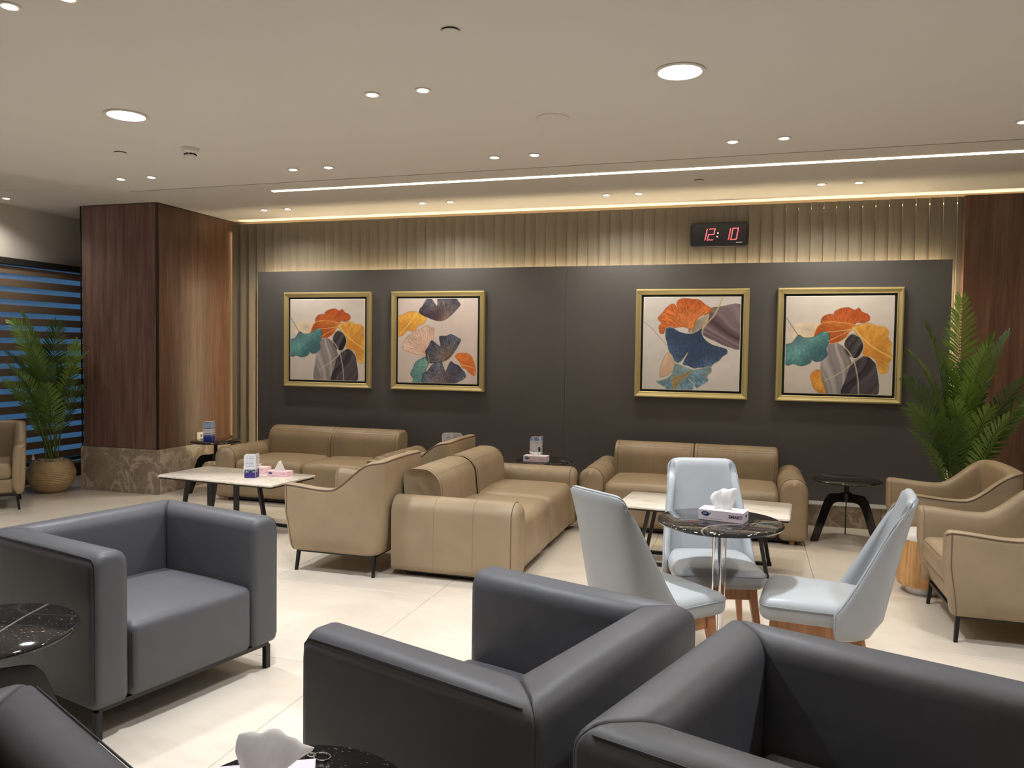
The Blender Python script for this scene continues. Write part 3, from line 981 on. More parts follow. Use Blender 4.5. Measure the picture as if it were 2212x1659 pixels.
def art_blue():
    im = bg((226, 221, 220), 41)
    im = leaf(im, [(.26, .60), (.20, .72), (.18, .82), (.20, .87), (.30, .82), (.34, .72), (.33, .62)], (.3, .6), (226, 196, 172), (212, 182, 158), (170, 140, 116), 20, 50, .1)
    im = agate(im, [(.52, .34), (.60, .24), (.70, .12), (.80, .10), (1.02, .10), (1.02, .53), (.88, .53), (.74, .47), (.64, .42)], ((84, 66, 76), (156, 138, 146)), 118, 13, 44, .6)
    im = leaf(im, [(.47, .36), (.52, .28), (.60, .22), (.68, .18), (.66, .28), (.60, .36), (.52, .40)], (.5, .4), (150, 134, 124), (190, 176, 160), (214, 200, 160), 20, 51, .15)
    im = leaf(im, [(.50, .345), (.42, .32), (.32, .33), (.24, .34), (.21, .395), (.17, .38), (.165, .31), (.19, .28), (.15, .23), (.20, .165), (.25, .10), (.32, .075), (.37, .17), (.345, .06), (.40, .015), (.50, .02), (.58, .03), (.64, .08), (.71, .13), (.68, .17), (.60, .20), (.55, .25), (.53, .31)], (.49, .33), (236, 160, 100), (214, 116, 56), (160, 84, 50), 76, 52, .4, 1, (196, 84, 44))
    im = leaf(im, [(.24, .335), (.30, .325), (.38, .37), (.46, .39), (.52, .385), (.58, .355), (.625, .31), (.635, .33), (.62, .39), (.64, .44), (.71, .50), (.80, .53), (.87, .555), (.88, .60), (.83, .64), (.80, .68), (.74, .72), (.70, .765), (.60, .76), (.54, .77), (.47, .74), (.42, .72), (.47, .60), (.40, .70), (.34, .70), (.31, .64), (.27, .58), (.25, .50), (.23, .42)], (.60, .34), (44, 54, 78), (92, 118, 156), (222, 212, 178), 120, 53, .6, 1, (56, 74, 108), .7)
    im = leaf(im, [(.34, .72), (.44, .75), (.54, .78), (.64, .76), (.71, .745), (.72, .80), (.68, .85), (.69, .90), (.62, .95), (.57, .98), (.53, .92), (.48, .88), (.54, .95), (.50, 1.02), (.30, 1.02), (.22, .97), (.145, .92), (.24, .89), (.31, .83)], (.34, .74), (150, 172, 172), (110, 152, 184), (198, 196, 170), 80, 54, .4, 1, (140, 150, 140))
    im = leaf(im, [(.34, 1.0), (.31, .90), (.33, .86), (.42, .84), (.48, .80), (.52, .79), (.46, .86), (.40, .92), (.36, .99)], (.5, .8), (150, 132, 96), (170, 150, 110), (196, 180, 130), 20, 55, .15)
    for pts, c, w_ in (([(.0, .265), (.08, .33), (.16, .42), (.25, .52)], (176, 166, 148), .004), ([(.815, .0), (.79, .08), (.73, .20), (.66, .28), (.62, .34)], (206, 196, 150), .008),
                       ([(.63, .30), (.615, .38), (.66, .46), (.74, .49)], (232, 224, 196), .004), ([(.50, .36), (.51, .385)], (226, 214, 180), .006)):
        im = line(im, pts, c, w_)
    return im


arts = [(-5.022, -3.942, art_bouquet(False, 1.04, -.0), 'framed canvas of orange, yellow and teal ginkgo leaves, leftmost of the four paintings'),
        (-3.700, -2.640, art_fans(), 'framed canvas of dark fan leaves down the middle on pale pink, second painting from left'),
        (-1.076, -.008, art_blue(), 'framed canvas with one large blue ginkgo leaf under an orange one, third painting from left'),
        (.242, 1.315, art_bouquet(True), 'framed canvas of orange, yellow and teal ginkgo leaves, rightmost painting beside the tall palm')]
for (xa, xb, im, lb) in arts:
    za, zb = 1.120, 2.172
    t = thing('framed_painting', lb, 'painting', ((xa + xb) / 2, PY - .001, za))
    W_, H_ = (xb - xa) / 2, zb - za
    # moulding profile (inset from outer edge, depth towards room)
    prof = [(0, 0), (0, .034), (.006, .044), (.016, .046), (.022, .038), (.040, .030), (.050, .032), (.055, .026), (.055, 0)]
    for side in range(4):
        cs = [(-W_, 0), (W_, 0), (W_, H_), (-W_, H_)]
        p, q = cs[side], cs[(side + 1) % 4]
        inn = lambda c, d: (c[0] + (d if c[0] < 0 else -d), c[1] + (d if c[1] == 0 else -d))
        r0 = [(inn(p, d)[0], -y_, inn(p, d)[1]) for d, y_ in prof]; r1 = [(inn(q, d)[0], -y_, inn(q, d)[1]) for d, y_ in prof]
        mk('frame_moulding', *loft([r0, r1]), 'gold', t, True, angle=20)
    mk('backing', boxv(-W_ + .05, W_ - .05, -.012, 0, .05, H_ - .05), BOXF, 'frame_gap', t, False)
    c = mk('canvas', *cbox(-W_ + .076, W_ - .076, -.025, -.012, .076, H_ - .076, .002), 'tissue', t, False)
    raster('printed_artwork', im, lambda u, v_, W_=W_, H_=H_: (-W_ + .081 + u * (2 * W_ - .162), -.0255, .081 + v_ * (H_ - .162)), 'paint', c)

# ================================================================== CLOCK
t = thing('digital_wall_clock', 'black digital wall clock with red 12:10 display on the slatted wall', 'clock', (-.308, SY - .02, 2.70))
mk('case', *loft([[(x_, -.050, z_) for x_, z_ in rrect(.264, .1135, .026, 6)], [(x_, -.046, z_) for x_, z_ in rrect(.2685, .118, .03, 6)], [(x_, .005, z_) for x_, z_ in rrect(.2685, .118, .03, 6)]]), 'clock_case', t, angle=50)
mk('face', *prism(rrect(.252, .10, .018, 5), lambda x, z: (x, -.0505, z), lambda x, z: (x, -.053, z)), 'clock_face', t, False)


def seg_digit(ch, cx, w_, h_, sl=.18):
    segs = {'1': 'bc', '2': 'abged', '0': 'abcdef'}[ch]
    P = {'a': ((0, 1), (1, 1)), 'b': ((1, 1), (1, .5)), 'c': ((1, .5), (1, 0)), 'd': ((0, 0), (1, 0)), 'e': ((0, .5), (0, 0)), 'f': ((0, 1), (0, .5)), 'g': ((0, .5), (1, .5))}
    pts = set()
    for s in segs:
        (x1, y1), (x2, y2) = P[s]
        n_ = 8 if s in 'bcef' else 7
        for i in range(n_ + 1):
            k = i / n_
            x_ = cx + (x1 + (x2 - x1) * k - .5) * w_; z_ = (y1 + (y2 - y1) * k - .5) * h_
            off = .0028 * (1 if i % 2 else -1)
            if s in 'bcef': x_ += off
            else: z_ += off
            pts.add((round(x_ + sl * z_, 4), round(z_, 4)))
    return pts


def dots(pts, r, y):
    return merge([prism([(x_ + r * math.cos(k * PI / 3), z_ + r * math.sin(k * PI / 3)) for k in range(6)], lambda a_, b_: (a_, y, b_), lambda a_, b_: (a_, y - .002, b_)) for x_, z_ in pts])


for ch, cx in (('1', -.145), ('2', -.072), ('1', .073), ('0', .145)):
    d = mk('digit', *dots(seg_digit(ch, cx, .050, .105), .0040, -.053), 'red_led', t, False)
    mk('diode_core', *dots(seg_digit(ch, cx, .050, .105), .0018, -.0552), 'red_led_core', d, False)
mk('colon', *dots([(-.012 + .18 * z_ + dx, z_ + dz) for z_ in (.012, -.022) for dx in (-.003, .003) for dz in (-.003, .003)], .0042, -.053), 'red_led_core', t, False)
mk('maker_mark', *prism([(.158, -.086), (.216, -.086), (.22, -.077), (.162, -.077)], lambda x, z: (x, -.053, z), lambda x, z: (x, -.0535, z)), 'clock_logo', t, False)


# ================================================================== BLACK ARMCHAIRS
def black_armchair(label):
    t = thing('club_armchair', label, 'armchair', (0, 0, 0), 0, 'black leather club armchairs')
    D, W, ta, tb, z0, z1 = .82, .93, .155, .17, .13, .74
    cz, hh = (z0 + z1) / 2, (z1 - z0) / 2
    RR = (.03, .03, .055, .055)
    for s in (-1, 1):
        yc = s * (W / 2 - ta / 2)
        # rear mitre: outer edge at -D/2, inner edge at -D/2+tb
        m0 = lambda u, s=s: -D / 2 + tb * ((ta / 2 - s * u) / ta)
        v, f = bar(0, D / 2, ta / 2, hh, RR, cap1=.035, mit0=m0, crown=.006, fn=lambda a, u, q: (a, yc + u, cz + q))
        o = mk('armrest', v, f, 'black_leather', t, angle=60)
        yo = s * (W / 2 - .012); yi = s * (W / 2 - ta + .012)
        path = [(-D / 2 + .05, yo, z1 - .014)] + [(x_, yo, z1 - .013) for x_ in (-.2, 0, .2)] + [(D / 2 - .03, yo, z1 - .016), (D / 2 - .013, yo, z1 - .034), (D / 2 - .0095, s * (W / 2 - .0115), z1 - .08), (D / 2 - .0095, s * (W / 2 - .0115), z0 + .04)]
        mk('seam', *tube(path, .0026, 6), 'black_seam', o)
        path = [(D / 2 - .028, s * (W / 2 - .012 - (ta - .024) * k / 8), z1 - .012 + .008 * math.sin(PI * k / 8)) for k in range(1, 8)]
        mk('seam', *tube(path, .003, 6), 'black_seam', o)
    m0 = lambda u: -W / 2 + ta * ((u + tb / 2) / tb)
    m1 = lambda u: W / 2 - ta * ((u + tb / 2) / tb)
    v, f = bar(0, 0, tb / 2, hh, RR, mit0=m0, mit1=m1, crown=.008, mid=5, fn=lambda a, u, q: (-D / 2 + tb / 2 + u, a, cz + q))
    mk('backrest', v, f, 'black_leather', t, angle=60)
    v, f = rbox(-D / 2 + tb + .004, D / 2 - .006, -W / 2 + ta + .002, W / 2 - ta - .002, z0, .43, .035, top=.028, front=.012)
    o = mk('seat', v, f, 'black_leather', t, angle=60)
    yb = W / 2 - ta - .012
    mk('seam', *tube([(D / 2 - .010, -yb, .17), (D / 2 - .010, -yb, .39), (D / 2 - .03, -yb + .005, .415)], .003, 6), 'black_seam', o)
    mk('base_frame', *merge([(boxv(-D / 2 + .03, D / 2 - .03, s * (W / 2 - .05) - .012, s * (W / 2 - .05) + .012, z0 - .016, z0 + .004), BOXF) for s in (-1, 1)]
                            + [(boxv(x_ - .012, x_ + .012, -W / 2 + .05, W / 2 - .05, z0 - .016, z0 + .004), BOXF) for x_ in (-D / 2 + .04, D / 2 - .04)]), 'black_metal', t, False)
    for sx in (-1, 1):
        for sy in (-1, 1):
            mk('leg', *cbox(sx * (D / 2 - .045) - .014, sx * (D / 2 - .045) + .014, sy * (W / 2 - .04) - .014, sy * (W / 2 - .04) + .014, 0, z0 - .014, .002), 'black_metal', t, False)
    return t


bc = black_armchair('black leather club armchair facing right at the left, seat and front leg in view')
bc.location = (-2.663, 2.933, 0); bc.rotation_euler = (0, 0, -.244)
bc['label'] = 'black leather club armchair facing right at the left, its whole seat in view'
dup(bc, (-.675, 2.257, 0), 2.813, 'black leather club armchair facing left in the centre foreground, back to back with another')
dup(bc, (.19, 1.945, 0), -.345, 'black leather club armchair facing right at the bottom right corner')
dup(bc, (-1.485, .890, 0), math.radians(-25), 'black leather club armchair at the bottom left corner, only one arm in view')


# ================================================================== BEIGE SOFAS
def beige_sofa(label):
    t = thing('two_seat_sofa', label, 'sofa', (0, 0, 0), 0, 'beige leather two-seat sofas')
    D, W = .90, 1.96
    ha = .115
    for s in (-1, 1):
        yc = s * (W / 2 - ha)
        cz, hh = .29, .255
        v, f = bar(-D / 2, D / 2, ha, hh, (.05, .05, .108, .108), cap0=.075, cap1=.06, n=7, mid=3, fn=lambda a, u, q: (a, yc + u, cz + q - .012 * (a / .42 - 1) * 0))
        o = mk('armrest', v, f, 'beige', t, angle=70)
        for xs_ in (-.14, .14):
            ring = [(xs_, yc + u * 1.004, cz + q * 1.002) for u, q in rrect(ha, hh, (.05, .05, .108, .108), 7)]
            mk('seam', *tube(ring, .0016, 4, closed=True), 'beige_seam', o)
        ring = [(D / 2 - .045, yc + u, cz + q) for u, q in rrect(ha - .001, hh - .001, (.05, .05, .107, .107), 7)]
        mk('seam', *tube(ring, .0032, 5, closed=True), 'beige_dark', o)
    wi = W / 2 - 2 * ha
    for s in (-1, 1):
        y0, y1 = (-wi - .005, -.002) if s < 0 else (.002, wi + .005)
        v, f = rbox(-.30, D / 2 - .02, y0, y1, .045, .42, .06, top=.022, front=.012)
        o = mk('seat_cushion', v, f, 'beige', t, angle=70)
        # back cushion: D-shaped section, full round top
        hw, hb = .14, .165
        cx_, cz_ = -.300, .545
        lean = lambda x_, z_: x_ - .10 * (z_ - .38)
        v, f = bar(y0 + (.0 if s < 0 else .0), y1, hw, hb, (.04, .03, .125, .09), cap0=.03, cap1=.03, n=7, mid=4,
                   fn=lambda a, u, q: (lean(cx_ + u * (1 if True else 1), cz_ + q), a, cz_ + q))
        o = mk('back_cushion', v, f, 'beige', t, angle=70)
        for yy in (y0 + .03, y1 - .03):
            ring = [(lean(cx_ + u, cz_ + q), yy, cz_ + q) for u, q in rrect(hw - .0005, hb - .0005, (.04, .03, .125, .09), 7)]
            mk('seam', *tube(ring, .0028, 5, closed=True), 'beige_dark', o)
        yy = (y0 + y1) / 2
        ring = [(lean(cx_ + u * 1.003, cz_ + q * 1.003), yy, cz_ + q * 1.003) for u, q in rrect(hw, hb, (.04, .03, .125, .09), 7)]
        mk('seam', *tube(ring, .0016, 4, closed=True), 'beige_seam', o)
        path = [(lean(cx_ + .112, cz_ + .140), y0 + .03, cz_ + .140), (lean(cx_ + .112, cz_ + .140), y1 - .03, cz_ + .140)]
        mk('seam', *tube(path, .0018, 4), 'beige_seam', o)
    mk('rear_panel', *rbox(-D / 2 + .01, -.30, -wi - .01, wi + .01, .045, .50, .03, k=2), 'beige', t, angle=70)
    mk('plinth', boxv(-.38, .36, -W / 2 + .07, W / 2 - .07, .018, .06), BOXF, 'black_metal', t, False)
    for sx in (-1, 1):
        for sy in (-1, 1):
            mk('foot', *lathe([(.022, 0), (.026, .03), (.028, .05)], 14, sx * .37, sy * (W / 2 - .12)), 'leg_wood', t)
    return t


sf = beige_sofa('')
sf.location = (-1.865, 5.85, 0); sf.rotation_euler = (0, 0, 0)
sf['label'] = 'beige leather sofa in the middle of the room, facing right, near arm towards the camera'
dup(sf, (-4.175, 7.14, 0), -PI / 2, 'beige leather sofa against the dark wall under the two left paintings')
s3 = dup(sf, (-.458, 7.138, 0), -PI / 2, 'beige leather sofa against the dark wall behind the grey dining chairs')
s3.scale = (1, .965, 1)


# ================================================================== BEIGE SHELL ARMCHAIRS
def shell_armchair(label):
    t = thing('shell_armchair', label, 'armchair', (0, 0, 0), 0, 'beige leather shell armchairs')
    D, W, R = .73, .80, .12
    st = []
    xf = D / 2
    nA = 16
    for i in range(nA + 1):                      # arm -y side, front to rear
        x = xf - (D - R) * i / nA
        st.append((x, -W / 2, 0, -1))
    for i in range(1, 8):
        a = math.radians(-90 - 90 * i / 8)
        st.append((-D / 2 + R + R * math.cos(a), -W / 2 + R + R * math.sin(a), math.cos(a), math.sin(a)))
    nb = 10
    for i in range(nb + 1):
        st.append((-D / 2, -W / 2 + R + (W - 2 * R) * i / nb, -1, 0))
    for i in range(1, 8):
        a = math.radians(180 - 90 * i / 8)
        st.append((-D / 2 + R + R * math.cos(a), W / 2 - R + R * math.sin(a), math.cos(a), math.sin(a)))
    for i in range(nA + 1):
        x = -D / 2 + R + (D - R) * i / nA
        st.append((x, W / 2, 0, 1))

    def height(x, y):
        k = smooth01((.01 - x) / .33)
        base = .588 + .022 * smooth01((x - .05) / .30)
        back = .782 + .012 * (1 - (2 * y / W) ** 2)
        return base * (1 - k) + back * k

    rings = []; pipe = []; pipe2 = []

    def section(x, y, nx, ny, front=0.0, shrink=0.0):
        h = height(x, y)
        p = [(-.075, .150), (-.040, .148), (-.016, .175), (-.006, .26), (0, .42), (.002, h - .03), (.0, h - .004), (-.012, h + .004), (-.05, h + .006), (-.078, h - .004), (-.094, h - .028), (-.100, h - .10), (-.104, .42), (-.112, .33), (-.112, .22)]
        cxm = -.055; czm = (h + .15) / 2
        out = []
        for (o_, z_) in p:
            o2 = cxm + (o_ - cxm) * (1 - shrink * 1.2); z2 = czm + (z_ - czm) * (1 - shrink * .28)
            fx = 0
            if x > .1:
                fx = -.038 * (1 - smooth01((z2 - .15) / .30)) * smooth01((x - .1) / .26)
            out.append((x + nx * o2 + fx + front, y + ny * o2, z2))
        return out
    x, y, nx, ny = st[0]
    for sh, fr in ((.55, .0), (.28, -.003), (.10, -.012)):
        rings.append(section(x, y, nx, ny, fr, sh))
    for k, (x, y, nx, ny) in enumerate(st):
        fr = -.028 if k in (0, len(st) - 1) else 0
        rings.append(section(x, y, nx, ny, fr, 0))
    x, y, nx, ny = st[-1]
    for sh, fr in ((.10, -.012), (.28, -.003), (.55, .0)):
        rings.append(section(x, y, nx, ny, fr, sh))
    for r_ in rings[1:-1]:
        pipe.append(r_[6])
    v, f = loft(rings)
    sh = mk('shell', v, f, 'beige', t, angle=75)
    mk('piping', *tube(pipe, .005, 6), 'beige_dark', sh)
    for s, r_ in ((1, rings[3]), (-1, rings[-4])):
        mk('piping', *tube(r_[1:7], .003, 5), 'beige_dark', sh)
        mk('piping', *tube(r_[8:14], .003, 5), 'beige_seam', sh)
    wi = W / 2 - .112
    o = mk('seat_cushion', *rbox(-.26, D / 2 - .018, -wi, wi, .30, .44, .04, top=.018, front=.01), 'beige', t, angle=70)
    mk('seam', *tube([(D / 2 - .025, -wi + .02, .415), (D / 2 - .02, -wi / 2, .425), (D / 2 - .02, wi / 2, .425), (D / 2 - .025, wi - .02, .415)], .003, 5), 'beige_dark', o)
    mk('front_apron', *rbox(-.27, D / 2 - .040, -wi - .02, wi + .02, .152, .305, .035, fn=lambda x, y, z: (x - .035 * (1 - smooth01((z - .15) / .16)) * (1 if x > .2 else 0), y, z)), 'beige', t, angle=70)
    rail = [(boxv(-.31, .29, s * .33 - .011, s * .33 + .011, .132, .149), BOXF) for s in (-1, 1)] + [(boxv(x_ - .011, x_ + .011, -.33, .33, .132, .149), BOXF) for x_ in (-.30, .28)]
    mk('base_frame', *merge(rail), 'black_metal', t, False)
    for sx in (-1, 1):
        for sy in (-1, 1):
            xa, xb = (.28 if sx > 0 else -.30), (.290 if sx > 0 else -.302)
            ya, yb = sy * .33, sy * .345
            v, f = loft([[(xb + p, yb + q, 0) for p, q in rrect(.010, .010, .003, 2)], [(xa + p, ya + q, .135) for p, q in rrect(.012, .012, .003, 2)]])
            mk('leg', v, f, 'black_metal', t, False)
    return t


sa = shell_armchair('')
sa.location = (-2.708, 5.13, 0); sa.rotation_euler = (0, 0, PI)
sa['label'] = 'beige shell armchair with dark piping, left of the middle sofa and nearest the camera'
dup(sa, (-2.708, 6.36, 0), PI, 'beige shell armchair behind the nearer one, mostly hidden left of the middle sofa')
dup(sa, (1.405, 5.09, 0), PI, 'beige shell armchair facing left at the right edge, nearer of the two')
dup(sa, (1.405, 6.27, 0), PI, 'beige shell armchair facing left at the right edge, farther one below the tall palm')
dup(sa, (-6.97, 5.62, 0), math.radians(-42), 'beige shell armchair cut by the left edge beside the ribbed plant pot')


# ================================================================== GREY DINING CHAIRS
def dining_chair(label):
    t = thing('dining_chair', label, 'chair', (0, 0, 0), 0, 'grey leather dining chairs')
    v, f = rbox(-.195, .262, -.225, .225, .375, .475, .042, top=.016, front=.010, fn=lambda x, y, z: (x, y * (1 - .04 * (1 - (x + .195) / .45) - .16 * smooth01((-.08 - x) / .12)), z))
    o = mk('seat', v, f, 'grey_leather', t, angle=70)
    ring = []
    for sg in (-1, 1):
        arc = [(.2225 + .0445 * math.cos(q), sg * (.183 + .0445 * math.sin(q)), .448) for q in [PI / 2 * n_ / 5 for n_ in range(6)]]
        ring += (arc + [(-.05, sg * .221, .448), (-.12, sg * .19, .448)])[::(1 if sg > 0 else -1)]
    mk('seam', *tube(ring, .003, 5, closed=True), 'grey_seam', o)
    NU, NV = 22, 18
    th = .042

    def surf(u, v_, off):
        k = v_
        hw = .248 - .046 * smooth01((k - .05) / .95) - .008 * k
        xr = -.235 - .125 * k ** 1.15 + .035 * (1 - smooth01(k / .12))
        xf = -.055 - .255 * max(0, (k - .17) / .83) ** .85
        d = max(.035, xf - xr)
        z = .350 + .595 * k
        a = abs(u)
        cy = math.sin(a * PI / 2) ** .62
        cxx = (1 - math.cos(a * PI / 2)) ** 1.15
        y = hw * cy * (1 if u > 0 else -1)
        x = xr + d * cxx
        z -= .055 * (k ** 8) * a ** 4
        # inward normal approx
        nx, ny = 1.0 * (1 - a ** 2.2), -(1 if u > 0 else -1) * a ** 1.4
        L = math.hypot(nx, ny) or 1
        return (x + nx / L * off, y + ny / L * off, z)
    outer = [[surf(-1 + 2 * i / NU, j / NV, 0) for i in range(NU + 1)] for j in range(NV + 1)]
    inner = [[surf(-1 + 2 * i / NU, j / NV, th * (1 if 0 < i < NU else .8)) for i in range(NU + 1)] for j in range(NV + 1)]
    V = [p for r in outer for p in r] + [p for r in inner for p in r]
    n1 = (NU + 1) * (NV + 1); F = []
    I = lambda j, i: j * (NU + 1) + i
    for j in range(NV):
        for i in range(NU):
            F.append((I(j, i), I(j, i + 1), I(j + 1, i + 1), I(j + 1, i)))
            F.append((n1 + I(j, i), n1 + I(j + 1, i), n1 + I(j + 1, i + 1), n1 + I(j, i + 1)))
    border = [(0, i) for i in range(NU)] + [(j, NU) for j in range(NV)] + [(NV, i) for i in range(NU, 0, -1)] + [(j, 0) for j in range(NV, 0, -1)]
    # rounded rim: extra ring pushed outwards half way
    rim = []
    for (j, i) in border:
        a_ = Vector(outer[j][i]); b_ = Vector(inner[j][i])
        jj = 1 if j == 0 else (NV - 1 if j == NV else j); ii = 1 if i == 0 else (NU - 1 if i == NU else i)
        q = (Vector(outer[jj][ii]) + Vector(inner[jj][ii])) / 2
        m_ = (a_ + b_) / 2; d_ = (m_ - q)
        d_ = d_.normalized() if d_.length > 1e-6 else Vector((0, 0, 1))
        V.append(tuple(m_ + d_ * .014)); rim.append(len(V) - 1)
    nb_ = len(border)
    for k in range(nb_):
        j, i = border[k]; j2, i2 = border[(k + 1) % nb_]
        F.append((I(j, i), I(j2, i2), rim[(k + 1) % nb_], rim[k]))
        F.append((n1 + I(j2, i2), n1 + I(j, i), rim[k], rim[(k + 1) % nb_]))
    o = mk('backrest', V, F, 'grey_leather', t, angle=80)
    path = [tuple(Vector(surf(s * 1.0, j / NV, .006)) + Vector((.006, 0, 0))) for s in (-1,) for j in range(1, NV + 1)] + \
           [tuple(Vector(surf(-1 + 2 * i / NU, 1, .010)) + Vector((0, 0, .009))) for i in range(1, NU)] + \
           [tuple(Vector(surf(1.0, j / NV, .006)) + Vector((.006, 0, 0))) for j in range(NV, 0, -1)]
    mk('seam', *tube(path, .0028, 5), 'grey_seam', o)
    rails = [cbox(-.125, .195, s * .165 - .011, s * .165 + .011, .315, .378, .003) for s in (-1, 1)] + [cbox(x_ - .011, x_ + .011, -.16, .16, .315, .378, .003) for x_ in (-.125, .195)]
    mk('apron', *merge(rails), 'leg_wood', t, False)
    for sx in (-1, 1):
        for sy in (-1, 1):
            a_ = (sx * .160 + .035, sy * .165); b_ = (sx * .225 + .015, sy * .215)
            v, f = loft([[(b_[0] + p, b_[1] + q, 0) for p, q in rrect(.011, .011, .005, 3)],
                         [((a_[0] * .9 + b_[0] * .1) + p, (a_[1] * .9 + b_[1] * .1) + q, .33) for p, q in rrect(.024, .020, .007, 3)],
                         [(a_[0] + p, a_[1] + q, .377) for p, q in rrect(.026, .022, .007, 3)]])
            mk('leg', v, f, 'leg_wood', t, False)
    return t


dc = dining_chair('')
dc.location = (.355, 3.79, 0); dc.rotation_euler = (0, 0, math.radians(174))
dc['label'] = 'pale grey leather dining chair right of the round cafe table, seen in profile'
dup(dc, (-.40, 3.58, 0), math.radians(49), 'pale grey leather dining chair on the left of the round cafe table, seen from behind')
dup(dc, (-.165, 4.25, 0), math.radians(-76), 'pale grey leather dining chair behind the round cafe table, facing the camera')

# ================================================================== CAFE TABLE
t = thing('round_cafe_table', 'round black marble cafe table on a chrome column between the grey dining chairs', 'table', (-.115, 3.90, 0))
rt_, zt = .297, .75
mk('table_top', *lathe([(.0005, zt - .025), (rt_ - .02, zt - .025), (rt_ - .006, zt - .021), (rt_, zt - .012), (rt_ - .004, zt - .004), (rt_ - .014, zt), (.0005, zt)], 72), 'black_marble', t, angle=50)
mk('support_plate', *lathe([(.0005, zt - .034), (.12, zt - .034), (.12, zt - .026), (.0005, zt - .026)], 32), 'black_metal', t)
mk('column', *lathe([(.034, .015), (.034, zt - .034)], 36), 'chrome', t)
mk('foot_disc', *lathe([(.0005, 0), (.185, 0), (.187, .006), (.17, .012), (.05, .018), (.0005, .019)], 48), 'chrome', t)


# ================================================================== MARBLE COFFEE TABLES
def coffee_table(label):
    t = thing('marble_coffee_table', label, 'coffee table', (0, 0, 0), 0, 'white marble coffee tables')
    zt = .45
    rings = []
    for ins, z_ in ((.004, zt - .018), (0, zt - .014), (0, zt - .004), (.004, zt)):
        rings.append([(p, q, z_) for p, q in rrect(.60 - ins, .30 - ins, .022, 5)])
    mk('table_top', *loft(rings), 'white_marble', t, angle=50)
    mk('under_tray', *prism(rrect(.592, .292, .02, 4), lambda x, y: (x, y, zt - .030), lambda x, y: (x, y, zt - .019)), 'black_metal', t, False)
    for sy in (-1, 1):
        y = sy * .17
        mk('floor_bar', *cbox(-.47, .47, y - .018, y + .018, 0, .022, .002), 'black_metal', t, False)
        for sx in (-1, 1):
            v, f = loft([[(sx * .452 + p, y + q, .02) for p, q in rrect(.013, .018, .002, 1)], [(sx * .375 + p, y + q, zt - .03) for p, q in rrect(.013, .018, .002, 1)]])
            mk('leg', v, f, 'black_metal', t, False)
    for sx in (-1, 1):
        mk('centre_post', *cbox(sx * .14 - .028, sx * .14 + .028, -.176, -.164, .02, zt - .03, .002), 'black_metal', t, False)
    return t


ct = coffee_table('')
ct.location = (-4.20, 5.77, 0); ct.rotation_euler = (0, 0, math.radians(-5))
ct['label'] = 'white marble coffee table with brochure and tissue boxes, in front of the left sofa'
dup(ct, (-.285, 5.89, 0), math.radians(-4), 'white marble coffee table behind the grey dining chairs, in front of the right sofa')


# ================================================================== TRIPOD SIDE TABLES
def tripod_table(label, r=.27, zt=.52, az=(0, 120, 240), loc=(0, 0, 0), thick=.022):
    t = thing('tripod_side_table', label, 'side table', loc, 0, 'round black marble tripod side tables')
    mk('table_top', *lathe([(.0005, zt - thick), (r - .014, zt - thick), (r - .004, zt - thick * .8), (r, zt - thick * .5), (r - .003, zt - thick * .2), (r - .010, zt), (.0005, zt)], 64), 'black_marble', t, angle=50)
    mk('screw_post', *lathe([(.019, .33), (.019, zt - thick)], 20), 'black_metal', t)
    mk('hub', *lathe([(.0005, .33), (.045, .33), (.045, .405), (.0005, .408)], 24), 'black_metal', t)
    prof = spline([(.0, .400), (.06, .402), (.145, .398), (.178, .372), (.20, .33), (.255, .17), (.31, .0)], 4, False)
    prof2 = spline([(.0, .330), (.06, .330), (.105, .322), (.128, .30), (.145, .27), (.20, .12), (.245, .0)], 4, False)
    poly = [tuple(p) for p in prof] + [tuple(p) for p in prof2[::-1]]
    for a in az:
        c_, s_ = math.cos(math.radians(a)), math.sin(math.radians(a))
        fn = lambda h: (lambda rr, z_: (rr * c_ - h * s_, rr * s_ + h * c_, max(0, z_)))
        n_ = len(prof)
        V = [fn(-.005)(*p) for p in prof] + [fn(-.005)(*p) for p in prof2] + [fn(.005)(*p) for p in prof] + [fn(.005)(*p) for p in prof2]
        F = []
        for i in range(n_ - 1):
            F += [(i, i + 1, n_ + i + 1, n_ + i), (2 * n_ + i, 3 * n_ + i, 3 * n_ + i + 1, 2 * n_ + i + 1), (i, 2 * n_ + i, 2 * n_ + i + 1, i + 1), (n_ + i, n_ + i + 1, 3 * n_ + i + 1, 3 * n_ + i)]
        F += [(0, n_, 3 * n_, 2 * n_), (n_ - 1, 3 * n_ - 1, 4 * n_ - 1, 2 * n_ - 1)]
        mk('leg', V, F, 'black_gloss', t, True, angle=30)
    return t


T3 = tripod_table('round black marble tripod side table standing alone right of the right sofa', .275, .52, (84, 204, 324), (.81, 7.07, 0))
T2 = tripod_table('round black marble side table behind the middle sofa, holding a tissue box and brochure', .27, .53, (90, 210, 330), (-1.83, 7.17, 0))
T1 = tripod_table('round black marble side table between pillar and left sofa, holding a blue brochure', .255, .55, (235, 355, 115), (-5.46, 7.13, 0))
T4 = tripod_table('round black marble side table hidden behind the left sofa arm, holding an open brochure', .25, .50, (90, 210, 330), (-2.78, 7.28, 0))
T5 = tripod_table('large round black marble side table cut by the left edge, beside the club armchair', .305, .55, (48, 168, 288), (-2.545, 2.06, 0), .026)
T6 = tripod_table('round black marble side table at the bottom edge with a tissue standing up', .272, .56, (60, 180, 300), (-.925, 1.457, 0), .024)

